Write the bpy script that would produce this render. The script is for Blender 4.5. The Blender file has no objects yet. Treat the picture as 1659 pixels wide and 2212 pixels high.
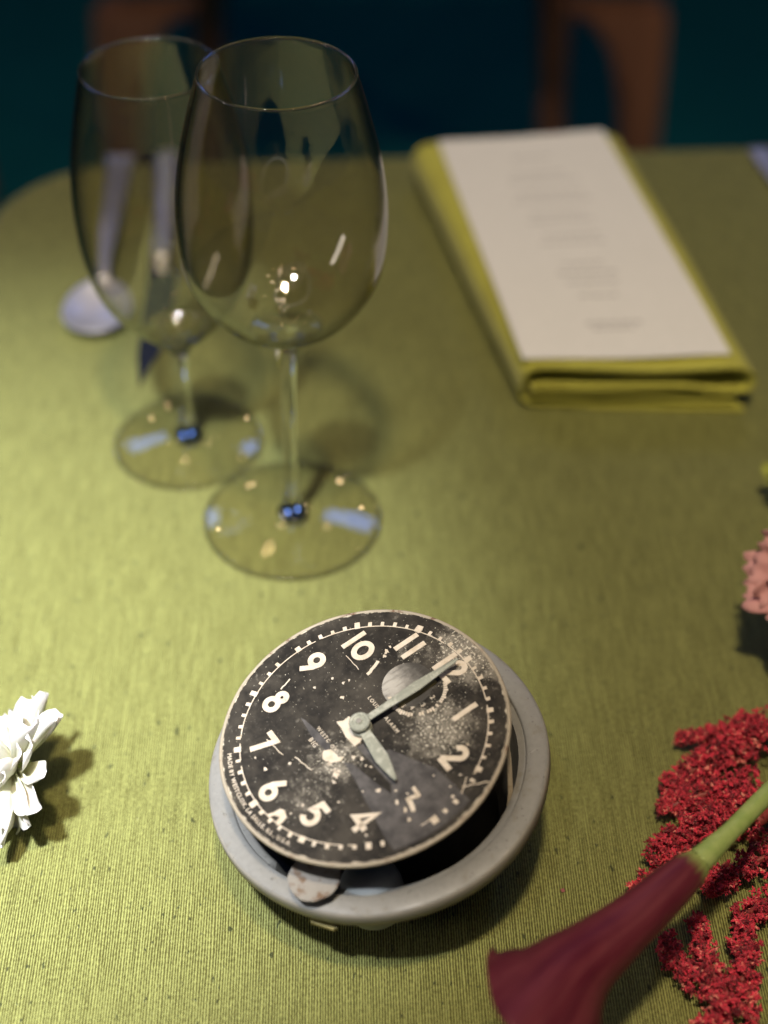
import bpy, bmesh, math, random
import numpy as np
from mathutils import Vector, Matrix

random.seed(7)
rng = np.random.default_rng(7)
S = bpy.context.scene
COL = S.collection
PI = math.pi

# ------------------------------------------------------------------ camera
cam = bpy.data.cameras.new("camera")
cam_ob = bpy.data.objects.new("camera", cam)
COL.objects.link(cam_ob)
cam_ob.location = (0, 0, 0.46)
cam_ob.rotation_euler = (math.radians(90 - 41.5), 0, 0)
cam.sensor_fit = 'VERTICAL'
cam.sensor_height = 56.0
cam.sensor_width = 42.0
cam.lens = 56.0 * 3360 / 2212
cam.clip_start = 0.02
cam.clip_end = 60
cam.dof.use_dof = True
cam.dof.focus_distance = 0.532
cam.dof.aperture_fstop = cam.lens / 14.0
S.camera = cam_ob

# ------------------------------------------------------------------ world, lamps, exposure
world = bpy.data.worlds.new("World")
S.world = world
world.use_nodes = True
bg = world.node_tree.nodes["Background"]
bg.inputs["Color"].default_value = (0.02, 0.17, 0.50, 1)
bg.inputs["Strength"].default_value = 0.07


def aim(ob, target):
    d = Vector(target) - ob.location
    ob.rotation_euler = d.to_track_quat('-Z', 'Y').to_euler()


def area_lamp(name, loc, target, sx, sy, power, color):
    l = bpy.data.lights.new(name, 'AREA')
    l.shape = 'RECTANGLE'
    l.size, l.size_y = sx, sy
    l.energy, l.color = power, color
    o = bpy.data.objects.new(name, l)
    COL.objects.link(o)
    o.location = loc
    aim(o, target)
    return o


def spot_lamp(name, loc, target, power, color, radius, angle, blend):
    l = bpy.data.lights.new(name, 'SPOT')
    l.energy, l.color = power, color
    l.shadow_soft_size = radius
    l.spot_size, l.spot_blend = math.radians(angle), blend
    o = bpy.data.objects.new(name, l)
    COL.objects.link(o)
    o.location = loc
    aim(o, target)
    return o


area_lamp("ceiling_lamp", (-0.01, 0.02, 1.32), (0.06, 0.45, 0), 0.08, 0.08, 13.4, (1.0, 0.83, 0.60))
spot_lamp("table_spot", (-0.24, -0.03, 1.10), (-0.222, 0.41, 0), 184, (0.94, 1.0, 1.10), 0.035, 29, 1.0)
# bluish windows at the far end of the room, seen only as reflections
area_lamp("window_right", (0.50, 2.5, 1.85), (0.0, 0.5, 0), 0.44, 0.32, 3.4, (0.17, 0.33, 1.0))
area_lamp("window_left", (-0.95, 2.5, 1.60), (-0.05, 0.5, 0), 0.34, 0.34, 2.6, (0.17, 0.33, 1.0))
for bx, by, bz in [(-0.25, 1.3, 1.25), (-0.22, 1.75, 1.45), (-0.28, 2.3, 1.7), (-0.05, 2.0, 1.6), (0.05, 2.6, 1.75),
                   (0.30, 2.2, 1.95), (-0.55, 2.0, 1.45), (0.5, 1.6, 1.6), (-0.35, -0.6, 1.6), (0.1, -0.9, 1.7), (0.55, -0.5, 1.6)]:
    l = bpy.data.lights.new("pendant_bulb", 'POINT')
    l.energy, l.color, l.shadow_soft_size = 0.55, (1.0, 0.72, 0.42), 0.016
    o = bpy.data.objects.new("pendant_bulb", l)
    COL.objects.link(o)
    o.location = (bx, by, bz)

spot_lamp("chair_leg_fill", (1.15, 0.95, 0.25), (0.02, 1.85, -0.36), 10, (1.0, 0.78, 0.55), 0.05, 60, 0.6)  # added out of view to brighten the chair legs

# small chandelier bulbs over the near side of the table: they show in the glass
for k in range(16):
    l = bpy.data.lights.new("chandelier_bulb", 'POINT')
    l.energy, l.color, l.shadow_soft_size = 0.36, (1.0, 0.84, 0.62), 0.0125
    o = bpy.data.objects.new("chandelier_bulb", l)
    COL.objects.link(o)
    o.location = [(0.10, -0.02, 1.25), (0.10, 0.10, 1.22), (0.10, 0.22, 1.25), (0.10, -0.16, 1.25), (-0.02, 0.10, 1.28), (0.22, 0.10, 1.28), (0.34, 0.04, 1.25), (0.10, 0.36, 1.25),
                  (0.00, 0.24, 1.20), (0.22, 0.26, 1.2), (0.46, -0.10, 1.3), (-0.14, 0.30, 1.35), (0.1, 0.5, 1.3), (0.14, -0.36, 1.35), (0.6, 0.3, 1.3), (0.16, -0.28, 1.3)][k]
area_lamp("streak_lamp_left", (-1.35, 0.10, 0.55), (-0.06, 0.54, 0.12), 0.10, 0.60, 1.9, (1.0, 0.93, 0.90))  # added tall narrow lamp, puts upright streaks into the bowls

S.view_settings.view_transform = 'Standard'
S.view_settings.look = 'None'
S.view_settings.exposure = 0
S.view_settings.gamma = 1
S.cycles.max_bounces = 10
S.cycles.transparent_max_bounces = 24
S.cycles.sample_clamp_indirect = 4.0
S.cycles.caustics_refractive = True
S.cycles.use_denoising = True

# ------------------------------------------------------------------ node helpers


class NT:
    def __init__(self, name):
        self.m = bpy.data.materials.new(name)
        self.m.use_nodes = True
        self.t = self.m.node_tree
        self.t.nodes.clear()
        self.out = self.t.nodes.new("ShaderNodeOutputMaterial")
        self._co = None

    def link(self, a, b):
        self.t.links.new(a, b)

    def put(self, sock, v):
        if hasattr(v, "is_output"):
            self.link(v, sock)
        elif isinstance(v, (tuple, list)):
            sock.default_value = tuple(v) + ((1,) if len(v) == 3 and sock.type == 'RGBA' else ())
        else:
            sock.default_value = v

    def node(self, typ, **kw):
        n = self.t.nodes.new(typ)
        for k, v in kw.items():
            setattr(n, k, v)
        return n

    def co(self):
        if self._co is None:
            self._co = self.node("ShaderNodeTexCoord").outputs["Object"]
        return self._co

    def scaled(self, sx, sy, sz, rot=0, loc=(0, 0, 0)):
        mp = self.node("ShaderNodeMapping")
        mp.inputs["Scale"].default_value = (sx, sy, sz)
        mp.inputs["Rotation"].default_value = (0, 0, rot)
        mp.inputs["Location"].default_value = loc
        self.link(self.co(), mp.inputs["Vector"])
        return mp.outputs["Vector"]

    def noise(self, vec, scale=1.0, detail=3.0, rough=0.55, dist=0.0):
        n = self.node("ShaderNodeTexNoise")
        self.put(n.inputs["Vector"], vec)
        n.inputs["Scale"].default_value = scale
        n.inputs["Detail"].default_value = detail
        n.inputs["Roughness"].default_value = rough
        n.inputs["Distortion"].default_value = dist
        return n.outputs["Fac"]

    def math(self, op, a, b=0.0, clamp=False):
        n = self.node("ShaderNodeMath", operation=op, use_clamp=clamp)
        self.put(n.inputs[0], a)
        self.put(n.inputs[1], b)
        return n.outputs[0]

    def ramp(self, v, lo, hi, a=0.0, b=1.0):
        n = self.node("ShaderNodeMapRange", interpolation_type='SMOOTHSTEP')
        self.put(n.inputs["Value"], v)
        n.inputs["From Min"].default_value = lo
        n.inputs["From Max"].default_value = hi
        n.inputs["To Min"].default_value = a
        n.inputs["To Max"].default_value = b
        return n.outputs["Result"]

    def mix(self, f, a, b):
        n = self.node("ShaderNodeMix", data_type='RGBA')
        self.put(n.inputs[0], f)
        self.put(n.inputs[6], a)
        self.put(n.inputs[7], b)
        return n.outputs[2]

    def dist(self, p):
        n = self.node("ShaderNodeVectorMath", operation='DISTANCE')
        self.link(self.co(), n.inputs[0])
        n.inputs[1].default_value = p
        return n.outputs["Value"]

    def bump(self, h, strength=0.5, distance=0.001):
        n = self.node("ShaderNodeBump")
        self.put(n.inputs["Height"], h)
        n.inputs["Strength"].default_value = strength
        n.inputs["Distance"].default_value = distance
        return n.outputs["Normal"]

    def bsdf(self, color, rough=0.5, metal=0.0, normal=None, spec=0.5, **extra):
        n = self.node("ShaderNodeBsdfPrincipled")
        self.put(n.inputs["Base Color"], color)
        self.put(n.inputs["Roughness"], rough)
        self.put(n.inputs["Metallic"], metal)
        n.inputs["Specular IOR Level"].default_value = spec
        if normal is not None:
            self.link(normal, n.inputs["Normal"])
        for k, v in extra.items():
            self.put(n.inputs[k.replace("_", " ")], v)
        self.link(n.outputs[0], self.out.inputs["Surface"])
        return self.m


def mottled(name, a, b, scale, rough=0.5, metal=0.0, bump=0.0, spec=0.5, **kw):
    t = NT(name)
    f = t.noise(t.co(), scale, 4, 0.6)
    c = t.mix(t.ramp(f, 0.3, 0.7), a, b)
    nrm = t.bump(t.noise(t.co(), scale * 3, 3), bump, 0.0004) if bump else None
    return t.bsdf(c, rough, metal, nrm, spec, **kw)


# ------------------------------------------------------------------ materials
def cloth_material():
    t = NT("ribbed_green_silk")
    rot = math.radians(-1.5)
    v = t.scaled(1, 1, 1, rot)
    sep = t.node("ShaderNodeSeparateXYZ")
    t.link(v, sep.inputs[0])
    wob = t.noise(t.scaled(260, 18, 1, rot), 1, 2)
    x = t.math('ADD', sep.outputs["X"], t.math('MULTIPLY', wob, 0.0011))
    s = t.math('SINE', t.math('MULTIPLY', x, 2 * PI / 0.00093))
    rib = t.math('MULTIPLY_ADD', s, 0.5)
    rib.node.inputs[2].default_value = 0.5
    fine = t.noise(t.scaled(1500, 700, 1, rot), 1, 2, 0.6)
    streak = t.noise(t.scaled(560, 55, 1, rot, (3, 5, 0)), 1, 3, 0.6)
    wide = t.noise(t.scaled(70, 7, 1, rot, (9, 2, 0)), 1, 3, 0.6)
    thread = t.math('ADD', t.math('MULTIPLY', rib, 0.62), t.math('MULTIPLY', t.math('SUBTRACT', fine, 0.5), 1.25))
    thread = t.math('ADD', thread, t.math('MULTIPLY', t.math('SUBTRACT', streak, 0.5), 0.7))
    thread = t.math('ADD', thread, t.math('MULTIPLY', t.math('SUBTRACT', wide, 0.5), 0.12))
    c = t.mix(t.ramp(thread, -0.10, 0.80), (0.074, 0.068, 0.013), (0.340, 0.350, 0.108))
    slub = t.ramp(t.noise(t.scaled(420, 190, 1, rot, (1, 7, 0)), 1, 2, 0.5), 0.655, 0.73)
    c = t.mix(t.math('MULTIPLY', slub, 0.85), c, (0.030, 0.036, 0.010))
    pale = t.ramp(t.noise(t.scaled(900, 260, 1, rot, (4, 1, 0)), 1, 2, 0.5), 0.70, 0.80)
    c = t.mix(t.math('MULTIPLY', pale, 0.5), c, (0.46, 0.45, 0.22))
    h = t.math('ADD', t.math('MULTIPLY', rib, 1.0), t.math('MULTIPLY', fine, 0.8))
    h = t.math('ADD', h, t.math('MULTIPLY', slub, 0.9))
    h = t.math('ADD', h, t.math('MULTIPLY', t.noise(t.scaled(15, 7, 1, 0.35), 1, 1.5, 0.4), 9.0))
    return t.bsdf(c, 0.6, 0, t.bump(h, 0.75, 0.00040), 0.35, Sheen_Weight=0.15, Sheen_Roughness=0.4)


def dial_material():
    t = NT("worn_black_dial")
    base_n = t.noise(t.co(), 170, 4, 0.6)
    c = t.mix(t.ramp(base_n, 0.35, 0.75), (0.012, 0.0100, 0.0075), (0.036, 0.030, 0.022))
    fade = t.ramp(t.noise(t.scaled(1, 1, 1, 0, (0.8, 0.6, 0)), 55, 4, 0.65), 0.40, 0.68)
    c = t.mix(t.math('MULTIPLY', fade, 0.55), c, (0.070, 0.059, 0.044))
    grime = t.noise(t.scaled(1, 1, 1, 0, (0.3, 0.1, 0)), 240, 5, 0.7)
    # wear is heavy near the rim at 12-1 o'clock and round the alarm disc and the middle
    w1 = t.ramp(t.dist((-0.002, 0.049, 0)), 0.004, 0.024, 1, 0)
    w2 = t.ramp(t.dist((0.017, 0.021, 0)), 0.004, 0.019, 0.85, 0)
    w3 = t.ramp(t.dist((0.004, -0.014, 0)), 0.002, 0.015, 0.8, 0)
    w4 = t.ramp(t.dist((-0.016, 0.030, 0)), 0.001, 0.010, 0.5, 0)
    w5 = t.ramp(t.dist((0.009, -0.027, 0)), 0.003, 0.015, 0.4, 0)
    wear = t.math('MAXIMUM', t.math('MAXIMUM', w1, w2), t.math('MAXIMUM', w3, t.math('MAXIMUM', w4, w5)))
    patch = t.math('ADD', t.math('MULTIPLY', wear, 0.30), grime)
    haze = t.ramp(patch, 0.56, 0.86)
    c = t.mix(t.math('MULTIPLY', haze, 0.75), c, (0.25, 0.22, 0.17))
    speck = t.noise(t.co(), 1050, 3, 0.6)
    sp = t.ramp(t.math('ADD', speck, t.math('MULTIPLY', wear, 0.13)), 0.665, 0.72)
    c = t.mix(t.math('MULTIPLY', sp, 0.85), c, (0.58, 0.52, 0.40))
    dots = t.ramp(t.noise(t.scaled(1, 1, 1, 0.4, (0.7, 0.2, 0)), 420, 2, 0.5), 0.745, 0.765)
    c = t.mix(t.math('MULTIPLY', dots, 0.35), c, (0.56, 0.50, 0.38))
    scr = t.noise(t.scaled(1300, 55, 1, 0.9), 1, 2, 0.5)
    c = t.mix(t.math('MULTIPLY', t.ramp(scr, 0.74, 0.80), 0.4), c, (0.45, 0.40, 0.30))
    # flaked edge
    r = t.dist((0, 0, 0))
    edge = t.ramp(t.math('ADD', r, t.math('MULTIPLY', t.math('SUBTRACT', t.noise(t.co(), 300, 4, 0.65), 0.5), 0.0035)), 0.0493, 0.0500)
    c = t.mix(edge, c, (0.55, 0.48, 0.36))
    return t.bsdf(c, 0.55, 0, t.bump(t.math('ADD', grime, t.math('MULTIPLY', speck, 0.4)), 0.25, 0.0003), 0.18)


def cream_paint():
    t = NT("cream_luminous_paint")
    f = t.noise(t.co(), 260, 4, 0.65)
    c = t.mix(t.ramp(f, 0.35, 0.75), (0.60, 0.51, 0.39), (0.46, 0.37, 0.26))
    d = t.ramp(t.noise(t.co(), 900, 3, 0.6), 0.69, 0.75)
    c = t.mix(t.math('MULTIPLY', d, 0.7), c, (0.12, 0.10, 0.07))
    return t.bsdf(c, 0.7, 0, t.bump(f, 0.2, 0.0002), 0.3)


def rust_metal(name, metal, rust, amount, scale=260, rough=0.5, metallic=0.4):
    t = NT(name)
    f = t.noise(t.co(), scale, 5, 0.65)
    c = t.mix(t.noise(t.co(), scale * 4, 2), tuple(v * 0.75 for v in metal), metal)
    m = t.ramp(f, amount - 0.07, amount + 0.09)
    c = t.mix(m, c, rust)
    d = t.ramp(t.noise(t.co(), scale * 2.3, 3, 0.6), 0.66, 0.74)
    c = t.mix(t.math('MULTIPLY', d, 0.6), c, tuple(v * 0.4 for v in rust))
    if name == "grey_painted_case":
        sc = t.noise(t.scaled(900, 60, 300, 0.7), 1, 3, 0.6)
        c = t.mix(t.math('MULTIPLY', t.ramp(sc, 0.68, 0.76), 0.5), c, (0.32, 0.30, 0.27))
        fl = t.ramp(t.noise(t.co(), 620, 3, 0.6), 0.66, 0.70)
        c = t.mix(t.math('MULTIPLY', fl, 0.6), c, (0.075, 0.065, 0.05))
        sep = t.node("ShaderNodeSeparateXYZ")
        t.link(t.co(), sep.inputs[0])
        rr = t.math('SQRT', t.math('ADD', t.math('POWER', sep.outputs["X"], 2.0), t.math('POWER', sep.outputs["Y"], 2.0)))
        ed = t.ramp(t.math('ADD', rr, t.math('MULTIPLY', t.math('SUBTRACT', t.noise(t.co(), 160, 4, 0.65), 0.5), 0.0022)), 0.0601, 0.0608)
        c = t.mix(t.math('MULTIPLY', ed, 0.6), c, (0.30, 0.27, 0.22))
    return t.bsdf(c, t.ramp(f, 0.3, 0.8, rough, min(1, rough + 0.3)), metallic, t.bump(f, 0.25, 0.0003), 0.5)


def alarm_disc_metal():
    t = NT("brushed_disc_metal")
    br = t.noise(t.scaled(900, 130, 1, 0.5), 1, 3, 0.6)
    f = t.noise(t.co(), 260, 4, 0.65)
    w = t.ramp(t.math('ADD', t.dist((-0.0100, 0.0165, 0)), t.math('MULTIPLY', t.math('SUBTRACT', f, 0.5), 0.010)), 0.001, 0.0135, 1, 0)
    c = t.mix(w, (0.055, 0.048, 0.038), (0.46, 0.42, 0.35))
    c = t.mix(t.math('MULTIPLY', t.ramp(br, 0.45, 0.7), 0.45), c, (0.10, 0.09, 0.075))
    return t.bsdf(c, 0.42, 0.25, t.bump(br, 0.2, 0.0003), 0.5)


def glass_sheet():
    # blown glass wall: light passes straight through the thin wall, mirror-like reflection grows towards grazing
    t = NT("thin_glass")
    lw = t.node("ShaderNodeLayerWeight")
    lw.inputs["Blend"].default_value = 0.5
    f = lw.outputs["Facing"]
    fr = t.math('MULTIPLY_ADD', t.math('POWER', f, 5.0), 0.80)
    fr.node.inputs[2].default_value = 0.048
    tint = t.mix(t.ramp(t.math('POWER', f, 3.2), 0.0, 1.0), (0.945, 0.93, 0.90), (0.07, 0.07, 0.075))
    tr = t.node("ShaderNodeBsdfTransparent")
    t.put(tr.inputs["Color"], tint)
    gl = t.node("ShaderNodeBsdfGlossy")
    gl.inputs["Roughness"].default_value = 0.0
    gl.inputs["Color"].default_value = (1, 1, 1, 1)
    mx = t.node("ShaderNodeMixShader")
    t.put(mx.inputs[0], fr)
    t.link(tr.outputs[0], mx.inputs[1])
    t.link(gl.outputs[0], mx.inputs[2])
    t.link(mx.outputs[0], t.out.inputs["Surface"])
    return t.m


def glass_solid():
    t = NT("solid_glass")
    g = t.node("ShaderNodeBsdfGlass")
    g.inputs["IOR"].default_value = 1.5
    g.inputs["Roughness"].default_value = 0.0
    g.inputs["Color"].default_value = (0.97, 0.975, 0.97, 1)
    t.link(g.outputs[0], t.out.inputs["Surface"])
    return t.m


def glass_bead():
    # rounded glass edge; part of the light goes straight through so that its shadow stays light
    t = NT("glass_bead")
    g = t.node("ShaderNodeBsdfGlass")
    g.inputs["IOR"].default_value = 1.5
    g.inputs["Roughness"].default_value = 0.0
    tr = t.node("ShaderNodeBsdfTransparent")
    mx = t.node("ShaderNodeMixShader")
    mx.inputs[0].default_value = 0.42
    t.link(g.outputs[0], mx.inputs[1])
    t.link(tr.outputs[0], mx.inputs[2])
    t.link(mx.outputs[0], t.out.inputs["Surface"])
    return t.m


def wood_material():
    t = NT("red_brown_wood")
    f = t.noise(t.scaled(60, 60, 5), 1, 4, 0.6)
    c = t.mix(t.ramp(f, 0.3, 0.7), (0.13, 0.058, 0.036), (0.21, 0.096, 0.056))
    return t.bsdf(c, 0.38, 0, t.bump(f, 0.1, 0.001), 0.5)


def napkin_material():
    t = NT("chartreuse_linen")
    w = t.noise(t.scaled(900, 900, 900), 1, 2)
    w2 = t.noise(t.co(), 40, 3)
    c = t.mix(w, (0.40, 0.385, 0.050), (0.52, 0.50, 0.085))
    c = t.mix(t.math('MULTIPLY', t.ramp(w2, 0.35, 0.7), 0.3), c, (0.30, 0.26, 0.035))
    return t.bsdf(c, 0.8, 0, t.bump(w, 0.3, 0.0004), 0.2, Sheen_Weight=0.2)


def petal_material(name, tip, base, under, trans=0.35, rough=0.55):
    t = NT(name)
    at = t.node("ShaderNodeAttribute", attribute_name="along")
    v = t.noise(t.co(), 420, 3)
    c = t.mix(at.outputs["Fac"], base, tip)
    geo = t.node("ShaderNodeNewGeometry")
    c = t.mix(t.math('MULTIPLY', t.ramp(v, 0.45, 0.7), 0.35), c, under)
    p = t.node("ShaderNodeBsdfPrincipled")
    t.put(p.inputs["Base Color"], c)
    p.inputs["Roughness"].default_value = rough
    p.inputs["Specular IOR Level"].default_value = 0.3
    t.link(t.bump(t.noise(t.co(), 900, 3), 0.2, 0.0003), p.inputs["Normal"])
    tl = t.node("ShaderNodeBsdfTranslucent")
    t.put(tl.inputs["Color"], c)
    mx = t.node("ShaderNodeMixShader")
    mx.inputs[0].default_value = trans
    t.link(p.outputs[0], mx.inputs[1])
    t.link(tl.outputs[0], mx.inputs[2])
    t.link(mx.outputs[0], t.out.inputs["Surface"])
    return t.m


def spathe_material():
    t = NT("burgundy_spathe")
    al = t.node("ShaderNodeAttribute", attribute_name="along").outputs["Fac"]
    ar = t.node("ShaderNodeAttribute", attribute_name="around").outputs["Fac"]
    cb = t.node("ShaderNodeCombineXYZ")
    t.link(t.math('MULTIPLY', ar, 26.0), cb.inputs[0])
    t.link(t.math('MULTIPLY', al, 1.3), cb.inputs[1])
    vein_sheen = t.noise(cb.outputs[0], 1.0, 4, 0.62)
    cb2 = t.node("ShaderNodeCombineXYZ")
    t.link(t.math('MULTIPLY', ar, 7.0), cb2.inputs[0])
    t.link(t.math('MULTIPLY', al, 2.0), cb2.inputs[1])
    broad = t.noise(cb2.outputs[0], 1.0, 3, 0.5)
    v = t.noise(t.co(), 140, 3)
    c = t.mix(t.ramp(broad, 0.32, 0.68), (0.076, 0.006, 0.015), (0.130, 0.022, 0.030))
    c = t.mix(t.math('MULTIPLY', t.ramp(vein_sheen, 0.45, 0.80), 0.20), c, (0.27, 0.10, 0.10))  # petal veins, plus a streaked highlight put into the colour
    c = t.mix(t.math('MULTIPLY', t.ramp(v, 0.5, 0.75), 0.3), c, (0.055, 0.004, 0.012))
    c = t.mix(t.ramp(t.math('ADD', al, t.math('MULTIPLY', t.math('SUBTRACT', vein_sheen, 0.5), 0.16)), 0.0, 0.13), (0.27, 0.33, 0.09), c)
    return t.bsdf(c, 0.50, 0, t.bump(vein_sheen, 0.15, 0.0005), 0.3)


def red_bract():
    t = NT("crimson_bract")
    oi = t.node("ShaderNodeAttribute", attribute_name="tone")
    c = t.mix(t.ramp(oi.outputs["Fac"], 0.0, 0.85), (0.13, 0.003, 0.010), (0.72, 0.040, 0.075))
    c = t.mix(t.ramp(oi.outputs["Fac"], 0.88, 1.0), c, (0.80, 0.26, 0.20))
    return t.bsdf(c, 0.6, 0, None, 0.25, Sheen_Weight=0.2)


M = dict(
    cloth=cloth_material(), dial=dial_material(), cream=cream_paint(), glass=glass_sheet(), solid=glass_solid(),
    bead=glass_bead(), wood=wood_material(), napkin=napkin_material(), spathe=spathe_material(), bract=red_bract(),
    case=rust_metal("grey_painted_case", (0.235, 0.225, 0.200), (0.175, 0.160, 0.130), 0.60, 130, 0.42, 0.0),
    rim=rust_metal("worn_cream_rim", (0.40, 0.335, 0.24), (0.14, 0.075, 0.04), 0.62, 190, 0.5, 0.1),
    rust=rust_metal("rusty_steel", (0.30, 0.27, 0.225), (0.15, 0.09, 0.05), 0.55, 210, 0.5, 0.25),
    bell=mottled("pale_bell_metal", (0.24, 0.26, 0.25), (0.29, 0.30, 0.29), 120, 0.6, 0.0),
    dark=mottled("blackened_movement", (0.012, 0.012, 0.012), (0.03, 0.028, 0.024), 200, 0.6, 0.3),
    lume=rust_metal("grey_green_lume", (0.30, 0.30, 0.23), (0.39, 0.38, 0.30), 0.55, 300, 0.5, 0.1),
    silver=alarm_disc_metal(),
    brass=mottled("dull_brass", (0.13, 0.105, 0.035), (0.20, 0.165, 0.06), 300, 0.45, 0.5),
    greflect=mottled("painted_grey_reflection", (0.040, 0.036, 0.033), (0.098, 0.088, 0.080), 160, 0.6, 0.0, 0.2, 0.25),  # grey of a reflection, given to the dial as colour
    steel=mottled("polished_cutlery_steel", (0.62, 0.60, 0.58), (0.70, 0.68, 0.66), 60, 0.16, 1.0),
    satin=mottled("satin_cutlery_steel", (0.66, 0.62, 0.60), (0.74, 0.70, 0.68), 60, 0.45, 0.85),
    paper=mottled("ivory_menu_paper", (0.76, 0.745, 0.69), (0.80, 0.78, 0.725), 300, 0.75, 0.0, 0.1, 0.3),
    ink=mottled("grey_print", (0.42, 0.40, 0.38), (0.48, 0.46, 0.44), 300, 0.8),
    white_petal=petal_material("white_petal", (0.80, 0.78, 0.75), (0.76, 0.77, 0.52), (0.78, 0.62, 0.60)),
    pink_petal=petal_material("dusty_pink_petal", (0.74, 0.40, 0.38), (0.55, 0.19, 0.19), (0.64, 0.30, 0.28), 0.25),
    stem=mottled("fresh_green_stem", (0.25, 0.34, 0.085), (0.36, 0.43, 0.14), 150, 0.45),
    bud=mottled("lime_bud", (0.34, 0.38, 0.06), (0.42, 0.45, 0.10), 200, 0.5),
    dark_stem=mottled("red_stem", (0.22, 0.03, 0.03), (0.30, 0.06, 0.045), 150, 0.5),
    floor=mottled("dark_floor", (0.004, 0.10, 0.095), (0.005, 0.11, 0.105), 3, 0.8, 0.0, 0.0, 0.1),
    wall=mottled("dark_teal_wall", (0.005, 0.125, 0.135), (0.006, 0.14, 0.15), 2, 0.85, 0.0, 0.0, 0.1),
    pine=mottled("plain_table_wood", (0.25, 0.16, 0.09), (0.32, 0.21, 0.12), 12, 0.6),
)

# ------------------------------------------------------------------ object helpers


def mesh_obj(name, verts, faces, mat, parent=None, smooth=False, attrs=None):
    me = bpy.data.meshes.new(name)
    me.from_pydata([tuple(map(float, v)) for v in verts], [], faces)
    me.materials.append(mat)
    if smooth:
        me.polygons.foreach_set("use_smooth", [True] * len(me.polygons))
    if attrs:
        for k, vals in attrs.items():
            a = me.attributes.new(k, 'FLOAT', 'POINT')
            a.data.foreach_set("value", np.asarray(vals, dtype=np.float32))
    me.update()
    o = bpy.data.objects.new(name, me)
    COL.objects.link(o)
    if parent is not None:
        o.parent = parent
    return o


def bm_obj(name, bm, mat, parent=None, smooth=False, recalc=True):
    if recalc:
        bmesh.ops.recalc_face_normals(bm, faces=bm.faces)
    me = bpy.data.meshes.new(name)
    bm.to_mesh(me)
    bm.free()
    me.materials.append(mat)
    if smooth:
        me.polygons.foreach_set("use_smooth", [True] * len(me.polygons))
    o = bpy.data.objects.new(name, me)
    COL.objects.link(o)
    if parent is not None:
        o.parent = parent
    return o


def sharp(o, deg=35):
    me = o.data
    me.polygons.foreach_set("use_smooth", [True] * len(me.polygons))
    me.set_sharp_from_angle(angle=math.radians(deg))
    return o


def tag(o, label=None, cat=None, group=None, kind=None):
    if label:
        o["label"] = label
    if cat:
        o["category"] = cat
    if group:
        o["group"] = group
    if kind:
        o["kind"] = kind
    return o


def empty(name, label, cat, loc=(0, 0, 0), group=None):
    o = bpy.data.objects.new(name, None)
    o.empty_display_size = 0.01
    COL.objects.link(o)
    o.location = loc
    return tag(o, label, cat, group)


def lathe(profile, seg=96, closed=False):
    """(r, z) profile turned about z; a point with r == 0 becomes a pole"""
    V, F, rows = [], [], []
    for r, z in profile:
        if r < 1e-9:
            rows.append([len(V)])
            V.append((0, 0, z))
        else:
            rows.append(list(range(len(V), len(V) + seg)))
            for k in range(seg):
                a = 2 * PI * k / seg
                V.append((r * math.cos(a), r * math.sin(a), z))
    pairs = list(zip(rows[:-1], rows[1:]))
    if closed:
        pairs.append((rows[-1], rows[0]))
    for A, B in pairs:
        for k in range(seg):
            j = (k + 1) % seg
            if len(A) == 1 and len(B) == 1:
                continue
            if len(A) == 1:
                F.append((A[0], B[j], B[k]))
            elif len(B) == 1:
                F.append((A[k], A[j], B[0]))
            else:
                F.append((A[k], A[j], B[j], B[k]))
    return V, F


def spline(pts, n):
    """Catmull-Rom through pts, n samples"""
    P = np.asarray(pts, float)
    P = np.vstack([2 * P[0] - P[1], P, 2 * P[-1] - P[-2]])
    out = []
    m = len(P) - 3
    for u in np.linspace(0, m - 1e-9, n):
        i = int(u)
        t = u - i
        p0, p1, p2, p3 = P[i:i + 4]
        out.append(0.5 * (2 * p1 + (p2 - p0) * t + (2 * p0 - 5 * p1 + 4 * p2 - p3) * t * t + (3 * p1 - p0 - 3 * p2 + p3) * t ** 3))
    return np.array(out)


def tube(path, radii, seg=10, cap=True):
    P = np.asarray(path, float)
    V, F = [], []
    prev = None
    for i, p in enumerate(P):
        d = P[min(i + 1, len(P) - 1)] - P[max(i - 1, 0)]
        d /= np.linalg.norm(d)
        if prev is None:
            a = np.cross(d, (0.13, 0.2, 1.0))
        else:
            a = prev - d * np.dot(prev, d)
        a /= np.linalg.norm(a)
        prev = a
        b = np.cross(d, a)
        r = radii[i] if hasattr(radii, "__len__") else radii
        for k in range(seg):
            t = 2 * PI * k / seg
            V.append(p + r * (math.cos(t) * a + math.sin(t) * b))
    n = len(P)
    for i in range(n - 1):
        for k in range(seg):
            j = (k + 1) % seg
            F.append((i * seg + k, i * seg + j, (i + 1) * seg + j, (i + 1) * seg + k))
    if cap:
        F.append(tuple(range(seg))[::-1])
        F.append(tuple(range((n - 1) * seg, n * seg)))
    return V, F


def prism(poly, z0, z1):
    n = len(poly)
    V = [(x, y, z0) for x, y in poly] + [(x, y, z1) for x, y in poly]
    F = [tuple(range(n))[::-1], tuple(range(n, 2 * n))]
    F += [(i, (i + 1) % n, n + (i + 1) % n, n + i) for i in range(n)]
    return V, F


def join(parts):
    V, F = [], []
    for v, f in parts:
        o = len(V)
        V += list(v)
        F += [tuple(i + o for i in q) for q in f]
    return V, F


def box(x0, x1, y0, y1, z0, z1):
    return prism([(x0, y0), (x1, y0), (x1, y1), (x0, y1)], z0, z1)


def frame(origin, ex, n):
    n = Vector(n).normalized()
    ex = Vector(ex)
    ex = (ex - n * ex.dot(n)).normalized()
    ey = n.cross(ex)
    m = Matrix.Identity(4)
    for i in range(3):
        m[i][0], m[i][1], m[i][2], m[i][3] = ex[i], ey[i], n[i], origin[i]
    return m


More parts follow.
